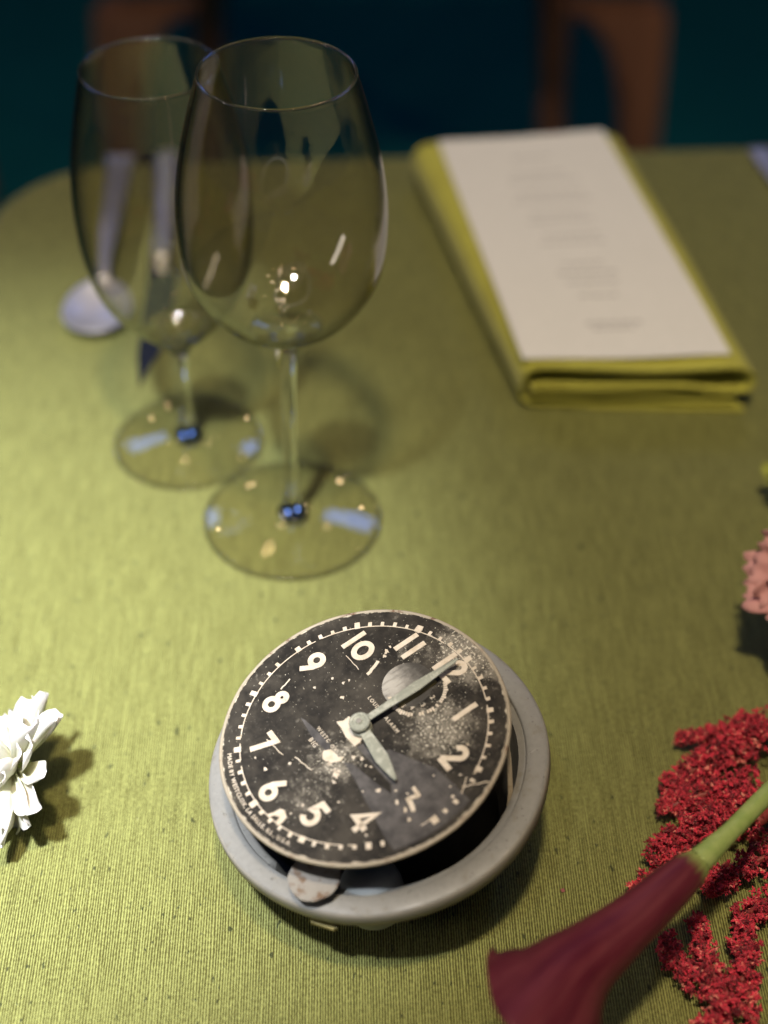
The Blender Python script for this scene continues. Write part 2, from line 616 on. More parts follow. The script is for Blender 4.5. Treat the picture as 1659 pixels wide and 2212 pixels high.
# ------------------------------------------------------------------ setting
TILT = math.radians(3.0)
CT, ST = math.cos(TILT), math.sin(TILT)
tag(mesh_obj("floor", *box(-6, 6, -3, 6.2, -0.80, -0.75), M["floor"]), kind="structure")
tag(mesh_obj("wall", *box(-6, 6, 6.2, 6.3, -0.80, 2.6), M["wall"]), kind="structure")

# table with a cloth that rounds over its edge and hangs down
CORNER = (-0.231, 0.838)           # far left corner of the table top before rounding
TW, TL = 1.5, 1.7


def table_to_world(u, v, z):
    return (CORNER[0] + u * CT + v * ST, CORNER[1] + u * ST - v * CT, z)


def rounded_outline(inset, r, n=14):
    r = max(r - inset, 0.004)
    x0, x1, y0, y1 = inset, TW - inset, inset, TL - inset
    pts = []
    for cx, cy, a0 in ((x1 - r, y1 - r, 0), (x0 + r, y1 - r, PI / 2), (x0 + r, y0 + r, PI), (x1 - r, y0 + r, 1.5 * PI)):
        for k in range(n + 1):
            a = a0 + PI / 2 * k / n
            pts.append((cx + r * math.cos(a), cy + r * math.sin(a)))
    return pts


table = empty("dining_table", "wooden dining table hidden under the green cloth", "table", table_to_world(TW / 2, TL / 2, -0.75))
tp = [table_to_world(u, v, 0)[:2] for u, v in rounded_outline(0.010, 0.075)]
tp = [(x - table.location.x, y - table.location.y) for x, y in tp]
mesh_obj("tabletop", *prism(tp[::-1], 0.715, 0.746), M["pine"], table)
for su in (-1, 1):
    for sv in (-1, 1):
        cx, cy = su * (TW / 2 - 0.16), sv * (TL / 2 - 0.16)
        x, y = cx * CT + cy * ST, cx * ST - cy * CT
        mesh_obj("leg", *tube([(x, y, 0), (x, y, 0.4), (x, y, 0.715)], [0.022, 0.03, 0.036], 12), M["pine"], table)

V, F, rows = [], [], []
levels = [(0.30, 0.0), (0.10, 0.0), (0.012, 0.0)]
for k in range(1, 8):
    a = PI / 2 * k / 7
    levels.append((0.012 - 0.012 * math.sin(a), -0.012 + 0.012 * math.cos(a)))
levels += [(0.0, -0.06), (-0.004, -0.15), (-0.008, -0.26)]
NO = len(rounded_outline(0, 0.075))
for inset, z in levels:
    rows.append(len(V))
    for q, (u, v) in enumerate(rounded_outline(inset, 0.075)):
        w = 0.0
        if z < -0.03:
            w = 0.012 * (-z / 0.26) * math.sin(q * 1.9)
        V.append(table_to_world(u - w * 0.4, v - w, z))
for a, b in zip(rows[:-1], rows[1:]):
    for k in range(NO):
        j = (k + 1) % NO
        F.append((a + k, b + k, b + j, a + j))
F.append(tuple(range(NO))[::-1])
cl = mesh_obj("tablecloth", V, F, M["cloth"], smooth=True)
bm = bmesh.new()
bm.from_mesh(cl.data)
bmesh.ops.recalc_face_normals(bm, faces=bm.faces)
bm.to_mesh(cl.data)
bm.free()
sharp(cl, 60)
tag(cl, "ribbed moss green silk tablecloth covering the whole table", "tablecloth")

# ------------------------------------------------------------------ chairs behind the table


def chair_leg(x, y, side, flare, w, zt, lean):
    """square tapered leg whose top swells inwards into a curved knee"""
    prof = [(0.0, 0.0, 0.72), (0.20, 0.0, 0.84), (0.30, 0.0, 0.95), (0.345, 0.10, 1.0), (0.385, 0.30, 1.05), (0.415, 0.62, 1.05), (0.44, 1.25, 1.05), (zt, 2.2, 1.05)]
    V, F = [], []
    for z, fl, s in prof:
        h = w * s / 2
        xo = x + side * lean * (zt - z)
        xi = xo - side * (h + fl * flare)
        xe = xo + side * h
        for px, py in ((xi, y - h), (xe, y - h), (xe, y + h), (xi, y + h)):
            V.append((px, py, z))
    n = len(prof)
    for i in range(n - 1):
        for k in range(4):
            j = (k + 1) % 4
            F.append((i * 4 + k, i * 4 + j, i * 4 + 4 + j, i * 4 + 4 + k))
    F += [(0, 1, 2, 3), tuple(range(4 * n - 4, 4 * n))]
    return V, F


def bevelled(o, width, seg=2):
    bm = bmesh.new()
    bm.from_mesh(o.data)
    bmesh.ops.recalc_face_normals(bm, faces=bm.faces)
    es = [e for e in bm.edges if len(e.link_faces) == 2 and e.calc_face_angle(0) > 0.6]
    bmesh.ops.bevel(bm, geom=es, offset=width, segments=seg, affect='EDGES', clamp_overlap=True)
    bm.to_mesh(o.data)
    bm.free()
    return sharp(o, 50)


def make_chair(loc, label):
    c = empty("wooden_chair", label, "chair", loc, "wooden chairs behind the table")
    for s in (-1, 1):
        bevelled(mesh_obj("leg", *chair_leg(s * 0.308, 0, s, 0.034, 0.050, 0.455, 0.055), M["wood"], c), 0.008)
        bevelled(mesh_obj("leg", *chair_leg(s * 0.232, 0.33, s, 0.012, 0.046, 0.455, 0.05), M["wood"], c), 0.008)
        bevelled(mesh_obj("back_post", *tube([(s * 0.21, 0.345, 0.5), (s * 0.215, 0.38, 0.75), (s * 0.22, 0.44, 0.98)], [0.019, 0.018, 0.014], 10), M["wood"], c), 0.001)
    bevelled(mesh_obj("apron", *box(-0.29, 0.29, 0.30, 0.32, 0.47, 0.51), M["wood"], c), 0.003)
    bevelled(mesh_obj("seat", *prism([(-0.33, -0.04), (0.33, -0.04), (0.27, 0.37), (-0.27, 0.37)], 0.50, 0.535), M["wood"], c), 0.008)
    for k in range(3):
        x = (k - 1) * 0.11
        bevelled(mesh_obj("back_slat", *tube([(x, 0.35, 0.53), (x, 0.385, 0.75), (x, 0.44, 0.96)], 0.011, 8), M["wood"], c), 0.001)
    bevelled(mesh_obj("top_rail", *tube(spline([(-0.235, 0.435, 0.97), (0, 0.455, 0.99), (0.235, 0.435, 0.97)], 9), 0.024, 10), M["wood"], c), 0.001)
    return c


make_chair((-0.004, 1.75, -0.75), "red brown wooden chair with flared legs in the dark directly behind the table")
ch2 = make_chair((-0.860, 1.75, -0.75), "red brown wooden chair of which one dim leg shows at the left edge")

# ------------------------------------------------------------------ wine glasses


def make_glass(loc, label, bowl_prof, foot_r, stem_top, lean=(0, 0)):
    g = empty("wine_glass", label, "wine glass", loc, "stemmed wine glasses")
    g.rotation_euler = (lean[0], lean[1], 0)
    # bowl: outer wall up, rounded lip, inner wall down
    outer = spline([(max(r, 0), z) for r, z in bowl_prof], 60)
    outer[0] = (0.0, outer[0][1])
    outer[:, 0] = np.maximum(outer[:, 0], 0)
    inner = []
    for i, (r, z) in enumerate(outer):
        a = outer[max(i - 1, 0)]
        b = outer[min(i + 1, len(outer) - 1)]
        d = b - a
        d /= np.linalg.norm(d)
        th = 0.0009 if i > 6 else 0.0009 + (6 - i) * 0.0004
        inner.append((max(r - d[1] * th, 0), z + d[0] * th))
    inner[0] = (0.0, inner[0][1])
    top = outer[-1]
    lip = [(top[0] - 0.0001, top[1] + 0.0003), (top[0] - 0.00045, top[1] + 0.00045), (top[0] - 0.0008, top[1] + 0.0003)]
    prof = [tuple(p) for p in outer] + lip + [tuple(p) for p in inner[::-1]]
    v, f = lathe(prof, 128)
    mesh_obj("bowl", v, f, M["glass"], g, smooth=True)
    # thick bottom of the bowl: a lens of solid glass that tapers out up the wall
    low, upw = [], []
    for i, (r, z) in enumerate(outer):
        if r > 0.0150 or z > bowl_prof[0][1] + 0.02:
            break
        low.append((r, z + 0.00012))
        upw.append((r, z + 0.0005 + 0.0028 * max(0, 1 - (r / 0.015) ** 2)))
    v, f = lathe(low + upw[::-1], 96)
    mesh_obj("bowl_base", v, f, M["bead"], g, smooth=True)
    # stem: solid, flaring at both ends
    zb = bowl_prof[0][1]
    sp = spline([(0.0066, 0.0060), (0.0048, 0.0095), (0.0037, 0.016), (0.0030, 0.030), (0.0031, stem_top * 0.72),
                 (0.0042, stem_top * 0.90), (0.0062, stem_top * 0.985), (0.0072, stem_top)], 50)
    prof = [(0, 0.0060)] + [tuple(p) for p in sp] + [(0, stem_top)]
    v, f = lathe(prof, 64)
    sharp(mesh_obj("stem", v, f, M["solid"], g), 50)
    # foot: shallow cone disc
    R = foot_r
    fp = [(0, 0.0004), (R * 0.6, 0.0004), (R - 0.0012, 0.0003), (R - 0.0003, 0.0006), (R, 0.0012), (R - 0.0004, 0.0018),
          (R - 0.002, 0.0022), (R * 0.75, 0.0034), (R * 0.5, 0.0047), (0.0125, 0.0056), (0.0, 0.0062)]
    v, f = lathe(fp, 128)
    sharp(mesh_obj("foot", v, f, M["glass"], g), 60)
    # fire-polished rim and rounded foot edge, both solid beads of glass
    rt, zt = outer[-1]
    v, f = lathe([(rt - 0.0004 + 0.00055 * math.cos(a), zt + 0.0004 + 0.00055 * math.sin(a)) for a in np.linspace(0, 2 * PI, 10, endpoint=False)], 128, closed=True)
    mesh_obj("rim", v, f, M["bead"], g, smooth=True)
    v, f = lathe([(R - 0.0008 + 0.0010 * math.cos(a), 0.0013 + 0.0010 * math.sin(a)) for a in np.linspace(0, 2 * PI, 12, endpoint=False)], 128, closed=True)
    mesh_obj("foot_rim", v, f, M["bead"], g, smooth=True)
    return g


make_glass((-0.0405, 0.5140, 0.0003), "taller rounder clear wine glass standing in front, nearest the clock",
           [(0, 0.0975), (0.0085, 0.0995), (0.0180, 0.1050), (0.0285, 0.1145), (0.0362, 0.1265), (0.0394, 0.1375), (0.0403, 0.1510),
            (0.0396, 0.1650), (0.0369, 0.1811), (0.0325, 0.1985), (0.0287, 0.2116)], 0.0392, 0.0985, (0, math.radians(0.7)))
make_glass((-0.0916, 0.5685, 0.0003), "slimmer clear wine glass behind the bigger glass, on the left",
           [(0, 0.0565), (0.0075, 0.0588), (0.0160, 0.0660), (0.0255, 0.0775), (0.0322, 0.0895), (0.0360, 0.1050), (0.0371, 0.1230),
            (0.0367, 0.1380), (0.0350, 0.1530), (0.0312, 0.1715), (0.0274, 0.1874)], 0.0346, 0.0575)

# ------------------------------------------------------------------ clock
N_LIP = Vector((-0.1583, -0.1025, 0.9821)).normalized()
EX = Vector((0.5340, -0.8454, -0.0125))
LZ = 0.0426                                        # height of the lip plane above the clock's own base
K_SIZE = 0.958
LIP_REF = frame((-0.0028, 0.3544, 0.0300), EX, N_LIP)   # measured lip plane, used to bring measured points into clock space
N_DIAL = Vector((-0.2012, -0.1415, 0.9693))
DIAL_REF = frame((-0.00726, 0.34819, 0.0525), EX, N_DIAL)
TO_CLOCK = Matrix.Translation((0, 0, LZ)) @ LIP_REF.inverted()
DIAL_LOCAL = TO_CLOCK @ DIAL_REF
M_CLOCK = frame(Vector((-0.00268, 0.33950, 0.0481)) - N_LIP * LZ * K_SIZE, EX, N_LIP) @ Matrix.Scale(K_SIZE, 4)
clock = empty("alarm_clock", "dismantled vintage alarm clock with worn black dial tilted on grey case", "clock")
clock.matrix_world = M_CLOCK

# case: lip ring with a bite out of its inner edge, wall and rounded back
SEG = 240
prof = [(0.0488, LZ - 0.0120), (0.0500, LZ - 0.0035), (0.0502, LZ - 0.0030), (0.0528, LZ - 0.0019), (0.0532, LZ - 0.0008), (0.0537, LZ - 0.0004), (0.0560, LZ), (0.0598, LZ - 0.0004),
        (0.0605, LZ - 0.0007), (0.0609, LZ - 0.0013), (0.0611, LZ - 0.0022), (0.0611, LZ - 0.0066), (0.0607, LZ - 0.0072), (0.0580, LZ - 0.0076),
        (0.0515, LZ - 0.0098), (0.0500, LZ - 0.0120), (0.0440, 0.0120), (0.0415, 0.0032), (0.0380, 0.0), (0.0, 0.0), (0.0, 0.0015), (0.0370, 0.0018), (0.0400, 0.0050), (0.0430, 0.0140)]


def notch(a):
    d = math.degrees(a) % 360 - 360
    e = 0.0
    if -76 < d < -48:
        e = min((d + 76) / 2.2, 1.0, (-48 - d) / 3.0)
    return 0.0046 * e


V, F = [], []
n = len(prof)
for k in range(SEG):
    a = 2 * PI * k / SEG
    dent = 0.00022 * math.sin(3 * a + 0.6) + 0.00014 * math.sin(7 * a)
    for i, (r, z) in enumerate(prof):
        rr = r + notch(a) * (1.0 if i < 3 else (0.45 if i < 5 else 0)) if i < 5 else r
        V.append(((rr + dent * (r > 0.05)) * math.cos(a), (rr + dent * (r > 0.05)) * math.sin(a), z))
for k in range(SEG):
    j = (k + 1) % SEG
    for i in range(n):
        m_ = (i + 1) % n
        if prof[i][0] == 0 and prof[m_][0] == 0:
            continue
        F.append((k * n + i, j * n + i, j * n + m_, k * n + m_))
bm = bmesh.new()
me = bpy.data.meshes.new("tmp")
me.from_pydata(V, [], F)
bm.from_mesh(me)
bmesh.ops.remove_doubles(bm, verts=bm.verts, dist=1e-6)
sharp(bm_obj("case", bm, M["case"], clock), 40)

v, f = lathe([(0, 0.002), (0.0395, 0.002), (0.0395, LZ + 0.0180), (0, LZ + 0.0180)], 72)
sharp(mesh_obj("movement", v, f, M["dark"], clock), 40)
# winding keys under the raised side keep the case tipped
for a in (20, 55):
    x, y = 0.030 * math.cos(math.radians(a)), 0.030 * math.sin(math.radians(a))
    w = M_CLOCK @ Vector((x, y, 0))
    L = w.z / N_LIP.z / K_SIZE - 0.0004
    mesh_obj("winding_key", *tube([(x, y, -L), (x, y, -L * 0.5), (x, y, 0.0004)], [0.006, 0.006, 0.004], 16), M["brass"], clock)
# brass tab peeping out below the lip
inv = TO_CLOCK
fc = inv @ Vector((-0.0195, 0.3010, 0.0100))
fo = Vector((fc.x, fc.y, 0)).normalized()
ft = Vector((-fo.y, fo.x, 0))
fb = fo * 0.0525 + Vector((0, 0, LZ - 0.0130))
fv = [fb + ft * (t * 0.0048 + dt) + fo * r + Vector((0, 0, z)) for t, dt, r, z in ((-1, 0, 0, 0), (1, .0008, 0, 0), (1, 0, .0088, .0002), (-1, -.0006, .0080, 0),
                                                                          (-1, 0, 0, .0042), (1, .0008, 0, .0042), (1, 0, .0088, .0030), (-1, -.0006, .0080, .0034))]
bevelled(mesh_obj("brass_tab", fv, [(0, 1, 2, 3), (4, 5, 6, 7), (0, 1, 5, 4), (1, 2, 6, 5), (2, 3, 7, 6), (3, 0, 4, 7)], M["brass"], clock), 0.0008)
# rusty disc wedged between dial and lip
dc = inv @ Vector((-0.0230, 0.3062, 0.0278))
V, F = [], []
ring = []
for k in range(56):
    a = 2 * PI * k / 56
    r = 0.00905 * (1 + 0.015 * math.sin(5 * a) + 0.012 * math.sin(11 * a + 1))
    ring.append((r * math.cos(a), r * math.sin(a)))
dv, df = prism(ring, -0.0004, 0.0004)
Rd = Matrix.Rotation(math.radians(4), 3, 'X')
bevelled(mesh_obj("rusty_disc", [dc + Rd @ Vector(p) for p in dv], df, M["rust"], clock), 0.0002)
# alarm bell dome inside the case
bc = inv @ Vector((-0.0085, 0.3070, 0.0165))
v, f = lathe([(0.0125, -0.012), (0.0125, 0), (0.0120, 0.0035), (0.0105, 0.0065), (0.0075, 0.0088), (0.0038, 0.0100), (0, 0.0103)], 48)
mesh_obj("bell", [Vector(p) * 0.86 + bc + Vector((-0.0005, 0.0052, -0.0015)) for p in v], f, M["bell"], clock, smooth=True)
# thin strap standing between dial and lip on the right
sv = [inv @ Vector(p) for p in [(0.0425, 0.3490, 0.0445), (0.0432, 0.3450, 0.0400), (0.0440, 0.3395, 0.030), (0.0435, 0.3350, 0.020)]]
a_, b_ = [], []
for p in sv:
    a_.append(p + Vector((0.0, 0.0009, 0)))
    b_.append(p - Vector((0.0, 0.0009, 0)))
sv2 = a_ + b_ + [p + Vector((-0.0006, 0, 0)) for p in a_ + b_]
sf = []
for i in range(3):
    sf += [(i, i + 1, 4 + i + 1, 4 + i), (8 + i, 12 + i, 12 + i + 1, 8 + i + 1), (i, 8 + i, 8 + i + 1, i + 1), (4 + i, 5 + i, 13 + i, 12 + i)]
sf += [(0, 4, 12, 8), (3, 11, 15, 7)]
mesh_obj("strap", sv2, sf, M["rim"], clock)

# dial plate with rolled rim
R0 = 0.0508
v, f = lathe([(0, -0.0012), (R0 - 0.0012, -0.0012), (R0 - 0.0012, 0.0), (0, 0.0)], 160)
dial = mesh_obj("dial", v, f, M["dial"], clock)
dial.matrix_local = DIAL_LOCAL
sharp(dial, 40)
rimp = [(R0 - 0.0006 + 0.00075 * math.cos(a), -0.0007 + 0.0009 * math.sin(a)) for a in np.linspace(0, 2 * PI, 12, endpoint=False)]
v, f = lathe(rimp, 180, closed=True)
v = [(x * (1 + 0.0012 * math.sin(9 * math.atan2(y, x)) + 0.0009 * math.sin(23 * math.atan2(y, x))), y * (1 + 0.0012 * math.sin(9 * math.atan2(y, x))), z) for x, y, z in v]
mesh_obj("rim", v, f, M["rim"], dial, smooth=True)


# --- numerals drawn as ribbons of luminous paint
def ribbon(pts, w, z0=0.0, z1=0.00022, closed=False):
    P = np.asarray(pts, float)
    n = len(P)
    L, R = [], []
    for i in range(n):
        if closed:
            a, b = P[(i - 1) % n], P[(i + 1) % n]
        else:
            a, b = P[max(i - 1, 0)], P[min(i + 1, n - 1)]
        d1 = P[i] - a if (i > 0 or closed) else b - P[i]
        d2 = b - P[i] if (i < n - 1 or closed) else d1
        d1 = d1 / (np.linalg.norm(d1) + 1e-12)
        d2 = d2 / (np.linalg.norm(d2) + 1e-12)
        t = d1 + d2
        t /= np.linalg.norm(t) + 1e-12
        nn = np.array([-t[1], t[0]])
        k = w / 2 / max(0.55, float(np.dot(nn, [-d1[1], d1[0]])))
        L.append(P[i] + nn * k)
        R.append(P[i] - nn * k)
    V = [(*p, z1) for p in L] + [(*p, z1) for p in R] + [(*p, z0) for p in L] + [(*p, z0) for p in R]
    F = []
    for i in range(n if closed else n - 1):
        j = (i + 1) % n
        F += [(i, n + i, n + j, j), (2 * n + i, 2 * n + j, 3 * n + j, 3 * n + i), (i, j, 2 * n + j, 2 * n + i), (n + i, 3 * n + i, 3 * n + j, n + j)]
    if not closed:
        F += [(0, 2 * n, 3 * n, n), (n - 1, 2 * n - 1, 4 * n - 1, 3 * n - 1)]
    return V, F


def arc(cx, cy, r, a0, a1, n=18, ry=None):
    return [(cx + r * math.cos(math.radians(a)), cy + (ry or r) * math.sin(math.radians(a))) for a in np.linspace(a0, a1, n)]


GLYPH = {
    '1': [([(0, -.5), (0, .5)], 0)],
    '2': [(arc(.0, .22, .21, 175, -35, 16) + [(-.20, -.30), (-.27, -.40)], 0), ([(-.30, -.41), (.30, -.41)], 0)],
    '3': [([(-.24, .41), (.16, .41), (-.04, .10)], 0), (arc(-.02, -.17, .25, 95, -140, 18), 0)],
    '4': [([(.10, -.5), (.10, .45), (-.30, -.18), (.34, -.18)], 0)],
    '5': [([(.26, .41), (-.13, .41), (-.19, .04)] + arc(-.01, -.16, .255, 125, -145, 20), 0)],
    '6': [(arc(0, -.20, .235, 0, 360, 28)[:-1], 1), ([(-.215, -.12), (-.16, .08), (.10, .48)], 0)],
    '7': [([(-.29, .40), (.22, .40), (-.10, -.5)], 0)],
    '8': [(arc(0, .25, .165, 0, 360, 24)[:-1], 1), (arc(0, -.19, .235, 0, 360, 28)[:-1], 1)],
    '9': [(arc(0, .20, .235, 0, 360, 28)[:-1], 1), ([(.215, .12), (.16, -.08), (-.10, -.48)], 0)],
    '0': [(arc(0, 0, .29, 0, 360, 30, .34)[:-1], 1)],
}
NUM = {'12': (-1.0, 37.6), '1': (17.0, 31.2), '2': (29.2, 18.4), '4': (29.3, -18.2), '5': (16.8, -30.0), '6': (-0.4, -36.2),
       '7': (-18.2, -29.8), '8': (-30.2, -17.6), '9': (-35.4, 0.8), '10': (-29.8, 17.8), '11': (-18.2, 31.8)}
OFF = {'10': (-.42, .20), '11': (-.24, .24), '12': (-.36, .20)}
HT = 0.0099
for s, (cx, cy) in NUM.items():
    parts = []
    for i, ch in enumerate(s):
        ox = OFF[s][i] if len(s) == 2 else 0
        for q, (pts, cl_) in enumerate(GLYPH[ch]):
            pp = [((x + ox) * HT + cx * .001, y * HT + cy * .001) for x, y in pts]
            parts.append(ribbon(pp, 0.00195 if ch == '1' else 0.00205, 0.00004, 0.00022 + 0.00002 * q + 0.00004 * i, bool(cl_)))
    mesh_obj("numeral", *join(parts), M["cream"], dial)
# the 3 has flaked down to fragments
parts = []
for poly in ([(29.6, 1.9), (33.9, 1.6), (34.3, .1), (32.2, .4), (29.8, .6)], [(32.6, 1.0), (34.1, .4), (32.9, -2.6), (31.5, -2.5)],
             [(31.6, -2.0), (33.2, -1.6), (36.4, -2.4), (37.6, -3.2), (37.0, -4.2), (34.4, -3.6), (31.8, -3.2)],
             [(29.9, -6.0), (31.4, -6.9), (32.0, -6.1), (30.6, -5.3)], [(33.9, -5.2), (35.6, -6.3), (36.1, -5.5), (34.6, -4.7)],
             [(38.0, -6.3), (39.1, -7.2), (39.6, -6.4), (38.8, -5.8)]):
    parts.append(prism([(x * .001, y * .001) for x, y in poly], 0.00008, 0.00028))
mesh_obj("numeral", *join(parts), M["cream"], dial)["label"] = "numeral three flaked into fragments"

# minute track: thin circle and a block at every minute, some rubbed off
parts = []
TR = 0.0433
for k in range(120):
    a0, a1 = 2 * PI * k / 120, 2 * PI * (k + 1) / 120
    deg = math.degrees(a0)          # counter-clockwise from 3 o'clock
    if -8 < deg < 22 and random.random() < 0.7 or 322 < deg < 352 or random.random() < 0.06:
        continue
    parts.append(ribbon([(TR * math.cos(a), TR * math.sin(a)) for a in (a0, (a0 + a1) / 2, a1)], 0.00036, 0.00004, 0.00012))
for k in range(60):
    a = 2 * PI * k / 60
    deg = math.degrees(a)
    if 338 < deg < 358 or (k in (3, 31)):
        continue
    big = k % 5 == 0
    w, h = (0.0023, 0.0026) if big else (0.00135, 0.0017)
    w *= random.uniform(.85, 1.12)
    h *= random.uniform(.85, 1.1)
    r0 = TR + (0.0 if not big else -0.0004)
    c, s = math.cos(a), math.sin(a)
    pl = [(r0, -w / 2), (r0 + h, -w / 2 * random.uniform(.8, 1)), (r0 + h, w / 2 * random.uniform(.8, 1)), (r0, w / 2)]
    parts.append(prism([(x * c - y * s, x * s + y * c) for x, y in pl], 0.00004, 0.00018))
for poly in ([(7.6, -38.2), (9.0, -37.2), (11.8, -38.0), (12.6, -40.6), (12.2, -42.2), (10.9, -41.6), (10.2, -39.8), (8.4, -41.0), (7.6, -43.0), (6.6, -42.4), (7.4, -40.4)],
             [(-22.8, 36.6), (-20.8, 37.2), (-20.9, 39.2), (-22.6, 39.8), (-23.6, 38.4)]):
    parts.append(prism([(x * .001, y * .001) for x, y in poly], 0.00005, 0.0002))
mesh_obj("minute_track", *join(parts), M["cream"], dial)


def text_mesh(ch, size, cache={}):
    key = (ch, size)
    if key not in cache:
        cu = bpy.data.curves.new("letter", 'FONT')
        cu.body = ch
        cu.size = size
        cu.extrude = 0.00004
        cu.offset = size * 0.012
        cu.resolution_u = 2
        o = bpy.data.objects.new("letter", cu)
        me = bpy.data.meshes.new_from_object(o)
        V = [tuple(v.co) for v in me.vertices]
        F = [tuple(p.vertices) for p in me.polygons]
        bpy.data.objects.remove(o)
        bpy.data.curves.remove(cu)
        bpy.data.meshes.remove(me)
        w = max((v[0] for v in V), default=0)
        cache[key] = (V, F, w)
    return cache[key]


def line_text(s, x, y, size, gap=1.12, drop=()):
    parts = []
    for i, ch in enumerate(s):
        if ch == ' ':
            x += size * 0.35
            continue
        V, F, w = text_mesh(ch, size)
        if i not in drop:
            parts.append(([(px + x, py + y, pz + 0.00009) for px, py, pz in V], F))
        x += w * gap + size * 0.10
    return parts


def arc_text(s, r, a_start, a_end, size):
    """lettering along the bottom of the dial, read from inside"""
    ws = [size * 0.30 if ch == ' ' else text_mesh(ch, size)[2] + size * 0.12 for ch in s]
    tot = sum(ws)
    parts, p = [], 0
    for ch, w in zip(s, ws):
        if ch != ' ':
            a = math.radians(a_start + (a_end - a_start) * (p + w / 2) / tot)
            V, F, wc = text_mesh(ch, size)
            ca, sa = math.cos(a), math.sin(a)
            tx, ty = -sa, ca            # reading direction
            parts.append(([(r * ca + (x - wc / 2) * tx - y * ca, r * sa + (x - wc / 2) * ty - y * sa, z + 0.00009) for x, y, z in V], F))
        p += w
    return parts


mesh_obj("maker_lettering", *join(arc_text("MADE BY WESTCLOX, LA SALLE, ILL., U.S.A.", 0.0477, 241, 297, 0.0021)), M["cream"], dial)
mesh_obj("alarm_lettering", *join(line_text("LOUD", -0.0100, 0.0083, 0.0020) + line_text("ALARM", 0.0008, 0.0083, 0.0020)), M["cream"], dial)
mesh_obj("name_lettering", *join(line_text("WESTCLOX", -0.0113, -0.0122, 0.0019, drop=(5,)) + line_text("BIG", -0.0092, -0.0168, 0.0024) + line_text("BEN", 0.0030, -0.0168, 0.0024, drop=(1,))), M["cream"], dial)


def flake(poly, jitter=0.25, sub=3):
    P = np.asarray(poly, float)
    out = []
    for i in range(len(P)):
        a, b = P[i], P[(i + 1) % len(P)]
        for k in range(sub):
            t = k / sub
            out.append((a + (b - a) * t) + (rng.normal(0, jitter, 2) if k else 0))
    return [(x * .001, y * .001) for x, y in out]


# cream patch at the hub, then bare patches where the black lacquer has come off
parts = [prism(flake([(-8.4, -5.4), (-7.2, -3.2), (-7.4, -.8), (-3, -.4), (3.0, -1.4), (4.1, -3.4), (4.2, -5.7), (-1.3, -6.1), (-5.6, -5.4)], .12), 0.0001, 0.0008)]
mesh_obj("cream_patch", *parts[0], M["cream"], dial)
parts = [prism(flake([(-1.9, -14.9), (-.6, -12.6), (2.3, -12.2), (4.7, -10.6), (5.3, -12.5), (3.9, -15.4), (.4, -16.7)], .35), 0.00003, 0.0001)]
for cx, cy, r in [(9.2, -16.6, 1.5), (10.8, -18.6, 1.2), (8.2, -15.0, .8), (-5.5, -26.6, .7), (-9.0, -34.4, .9), (-15.3, -34.9, .6), (18.3, -21.4, .6), (11.4, -31.4, .6),
                  (11.5, -36.2, .5), (23.0, -8.6, 1.25), (14.0, -5.6, .8), (12.5, -6.6, .6), (9.4, -6.2, .9), (7.0, -8.2, 1.0), (27.0, -4.0, .6), (30.6, -1.6, .7),
                  (-20.6, 22.6, 1.1), (-21.8, 24.2, 1.3), (-22.8, 26.2, .7), (28.0, 24.5, .6), (20.0, -12.8, .5), (34.4, -20.6, .6), (41.0, 9.5, .8), (37.5, 11.0, .5), (30.5, 9.0, .5),
                  (-26.0, -4.0, .8), (-25.0, 3.0, .7), (-21.0, 5.0, 1.0), (-20.5, 7.2, .7), (-16.0, 1.5, .9), (36, 16, .6), (38.5, 20.5, .5)]:
    m_ = 9
    parts.append(prism([((cx + r * rng.uniform(.25, 1.15) * math.cos(2 * PI * k / m_)) * .001, (cy + r * rng.uniform(.25, 1.0) * math.sin(2 * PI * k / m_)) * .001) for k in range(m_)], 0.00003, 0.00011))
for a, b, w in [((-20.4, 19.6), (-18.0, 13.6), 1.2), ((-33.5, -13.6), (-35.0, -8.8), .5), ((-19, -28), (-10, -27), .3), ((-6.6, -24), (2, -22), .35), ((-30, 12), (-22, 12.4), .25), ((40, 14), (44, 22), .35), ((38, 17), (42, 12.4), .3)]:
    pts = [(np.array(a) + (np.array(b) - np.array(a)) * t + rng.normal(0, .12, 2)) * .001 for t in np.linspace(0, 1, 6)]
    parts.append(ribbon(pts, w * .001, 0.00003, 0.00012))
mesh_obj("bare_patch", *join(parts), M["cream"], dial)
# grey reflection on the dial, painted as two flat patches
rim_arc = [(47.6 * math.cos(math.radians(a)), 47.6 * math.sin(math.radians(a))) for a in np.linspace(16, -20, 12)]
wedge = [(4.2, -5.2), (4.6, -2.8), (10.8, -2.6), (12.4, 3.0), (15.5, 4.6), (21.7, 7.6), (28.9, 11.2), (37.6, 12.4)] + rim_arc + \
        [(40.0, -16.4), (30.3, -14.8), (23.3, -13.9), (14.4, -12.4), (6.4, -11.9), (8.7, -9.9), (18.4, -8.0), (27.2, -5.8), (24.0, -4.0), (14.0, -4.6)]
mesh_obj("grey_reflection", *prism([(x * .001, y * .001) for x, y in wedge][::-1], 0.00002, 0.00006), M["greflect"], dial)
mesh_obj("grey_reflection", *prism([(x * .001, y * .001) for x, y in [(-18.7, -14.2), (-16.6, -13.4), (-10.2, -12.5), (-1.9, -11.8), (-1.0, -14.2), (-9.5, -15.2)]], 0.00002, 0.00006), M["greflect"], dial)

